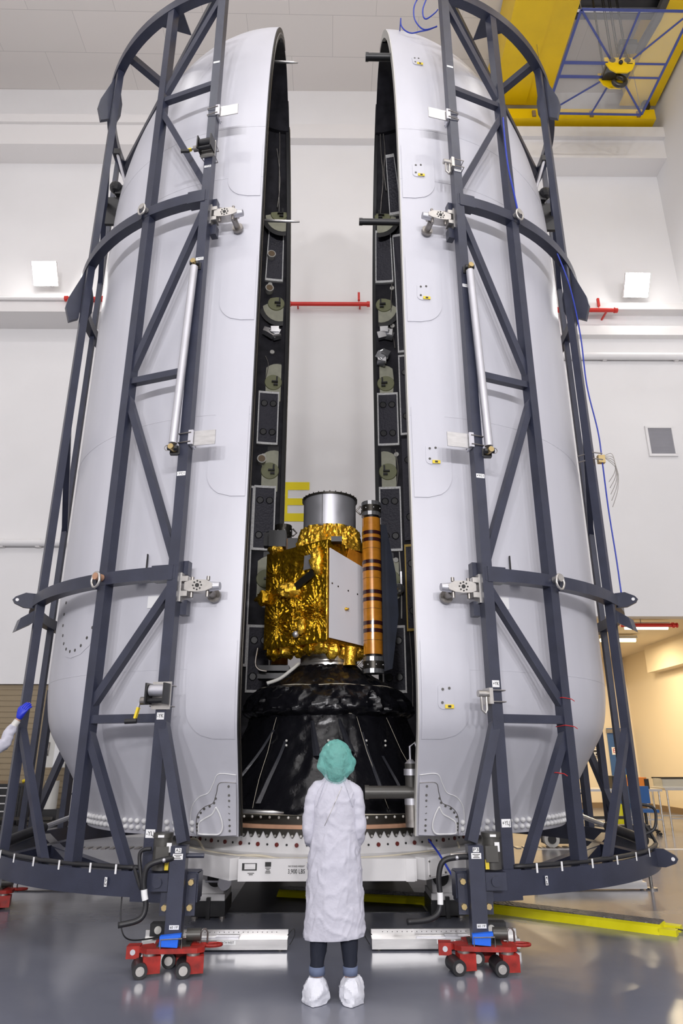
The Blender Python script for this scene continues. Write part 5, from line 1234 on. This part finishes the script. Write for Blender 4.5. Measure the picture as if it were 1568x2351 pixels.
# ================================================================ PERSON AT THE LEFT EDGE
hand0 = at(47, 1634, 7.36)
QX, QY = -4.02, 7.42
P2 = thing('person', 'person at left edge, gloved hand on the navy post, only arm in view', 'person', (QX, QY, 0))
wr = at(42, 1652, 7.36)-V((QX, QY, 0)); pm = at(50, 1636, 7.35)-V((QX, QY, 0)); el = at(-4, 1716, 7.33)-V((QX, QY, 0))
fd = (at(62, 1618, 7.35)-at(50, 1636, 7.35)).normalized(); sp = V((fd.z, 0, -fd.x)).normalized()
body2 = humanoid(P2, (QX, QY, 0), [(-.02, .17, 1.32), (.1, .25, 1.1), (.28, .25, 1.05), (.34, .25, 1.05), (1, 0, 0), (0, 1, 0), (0, 0, -1)], [(.12, -.12, 1.34), tuple(el), tuple(wr), tuple(pm), tuple(fd), tuple(sp), (.2, 1, 0)])
g = MB(); sk = resample([(.12, .20, .16), (.5, .2, .16), (.9, .185, .15), (1.2, .19, .15), (1.34, .15, .13), (1.42, .08, .08), (1.45, .07, .07)], 40)
loft(g, [((QX, QY, z), rx, ry) for z, rx, ry in sk], 48, .014, 8)
base = V((QX, QY, 0)); ax = spline([base+V((.08, -.08, 1.36)), base+V((.14, -.12, 1.38)), base+el, base+el.lerp(wr, .5)+V((0, 0, -.01)), base+el.lerp(wr, .78)], 40); rr = [x[0] for x in resample([(.085,), (.08,), (.062,), (.055,), (.046,)], 40)]
q = MB().tube(ax, rr, 28); vs = []
for p in q.v:
    i = min(range(40), key=lambda j: (ax[j]-p).length); d = (p-ax[i]).normalized(); vs.append(p+d*.014*noise.noise(p*22))
g.add(vs, q.f); g.build('coverall', 'gown', P2, 180)
MB().cyl(base+el.lerp(wr, .75), base+wr*.97+el*.03, .036, .033).build('knit_cuff', 'cream', P2, 40)
hv, he, hr = hand_chain(base+wr, base+pm, fd, sp, (.25, 1, -.1), 1)
hv = [base+wr]+hv; he = [(0, 1)]+[(a+1, b+1) for a, b in he]; hr = [.034]+[r*1.42 for r in hr]
skinned(hv, he, hr, 'glove', 'glove', P2, 0)
MB().sphere(base+V((0, 0, 1.56)), (.11, .12, .14)).build('hood', 'gown', P2, 180)
for s in (-1, 1): loft(MB(), [(base+V((.03, s*.11, z)), a, b_) for z, a, b_ in ((.002, .13, .06), (.06, .13, .06), (.12, .07, .06), (.2, .08, .08))], 24, .008, s).build('shoe_cover', 'boot', P2, 60)
# ================================================================ LIGHT
def area(name, loc, rot, sx, sy, power, col=(1, 1, 1), spread=None):
    l = bpy.data.lights.new(name, 'AREA'); l.shape = 'RECTANGLE'; l.size = sx; l.size_y = sy; l.energy = power; l.color = col
    if spread: l.spread = spread
    o = bpy.data.objects.new(name, l); COL.objects.link(o); o.location = loc; o.rotation_euler = rot; return o
LP = 145
for x in (-8, -4.6, -1.6, 1.6, 4.6, 8): area('high_bay_lamp', (x, -1.2, 20.6), (0, 0, 0), .5, .5, LP, (1, .985, .985))
for x in (-8, -2.7, 2.7, 8): area('high_bay_lamp', (x, -8, 20.6), (0, 0, 0), .5, .5, LP*.8, (1, .985, .985))
for x in (-7, 0, 7): area('high_bay_lamp', (x, 8.5, 20.6), (0, 0, 0), .7, .7, LP*.32, (1, .985, .985))
for x in (-4.8, -1.5, 1.5, 4.8): area('front_fill_light', (x, -13.6, 7.0), (rad(91), 0, 0), .8, .8, 680, (1, .98, 1))  # fill lights added behind the camera to brighten shell fronts and spacecraft
for x, y in ((5.5, 18), (8, 20), (5.5, 22)): area('cream_room_lamp', tuple(RM @ V((x, y, 4.7))), (0, 0, 0), 1.2, .3, 132, (1, .81, .52))
wd = bpy.data.worlds.new('world'); SC.world = wd; wd.use_nodes = True
wd.node_tree.nodes['Background'].inputs['Color'].default_value = (.8, .82, .85, 1); wd.node_tree.nodes['Background'].inputs['Strength'].default_value = .3
vs_ = SC.view_settings; vs_.view_transform = 'Standard'; vs_.look = 'None'; vs_.exposure = .03; vs_.gamma = 1; vs_.use_curve_mapping = False
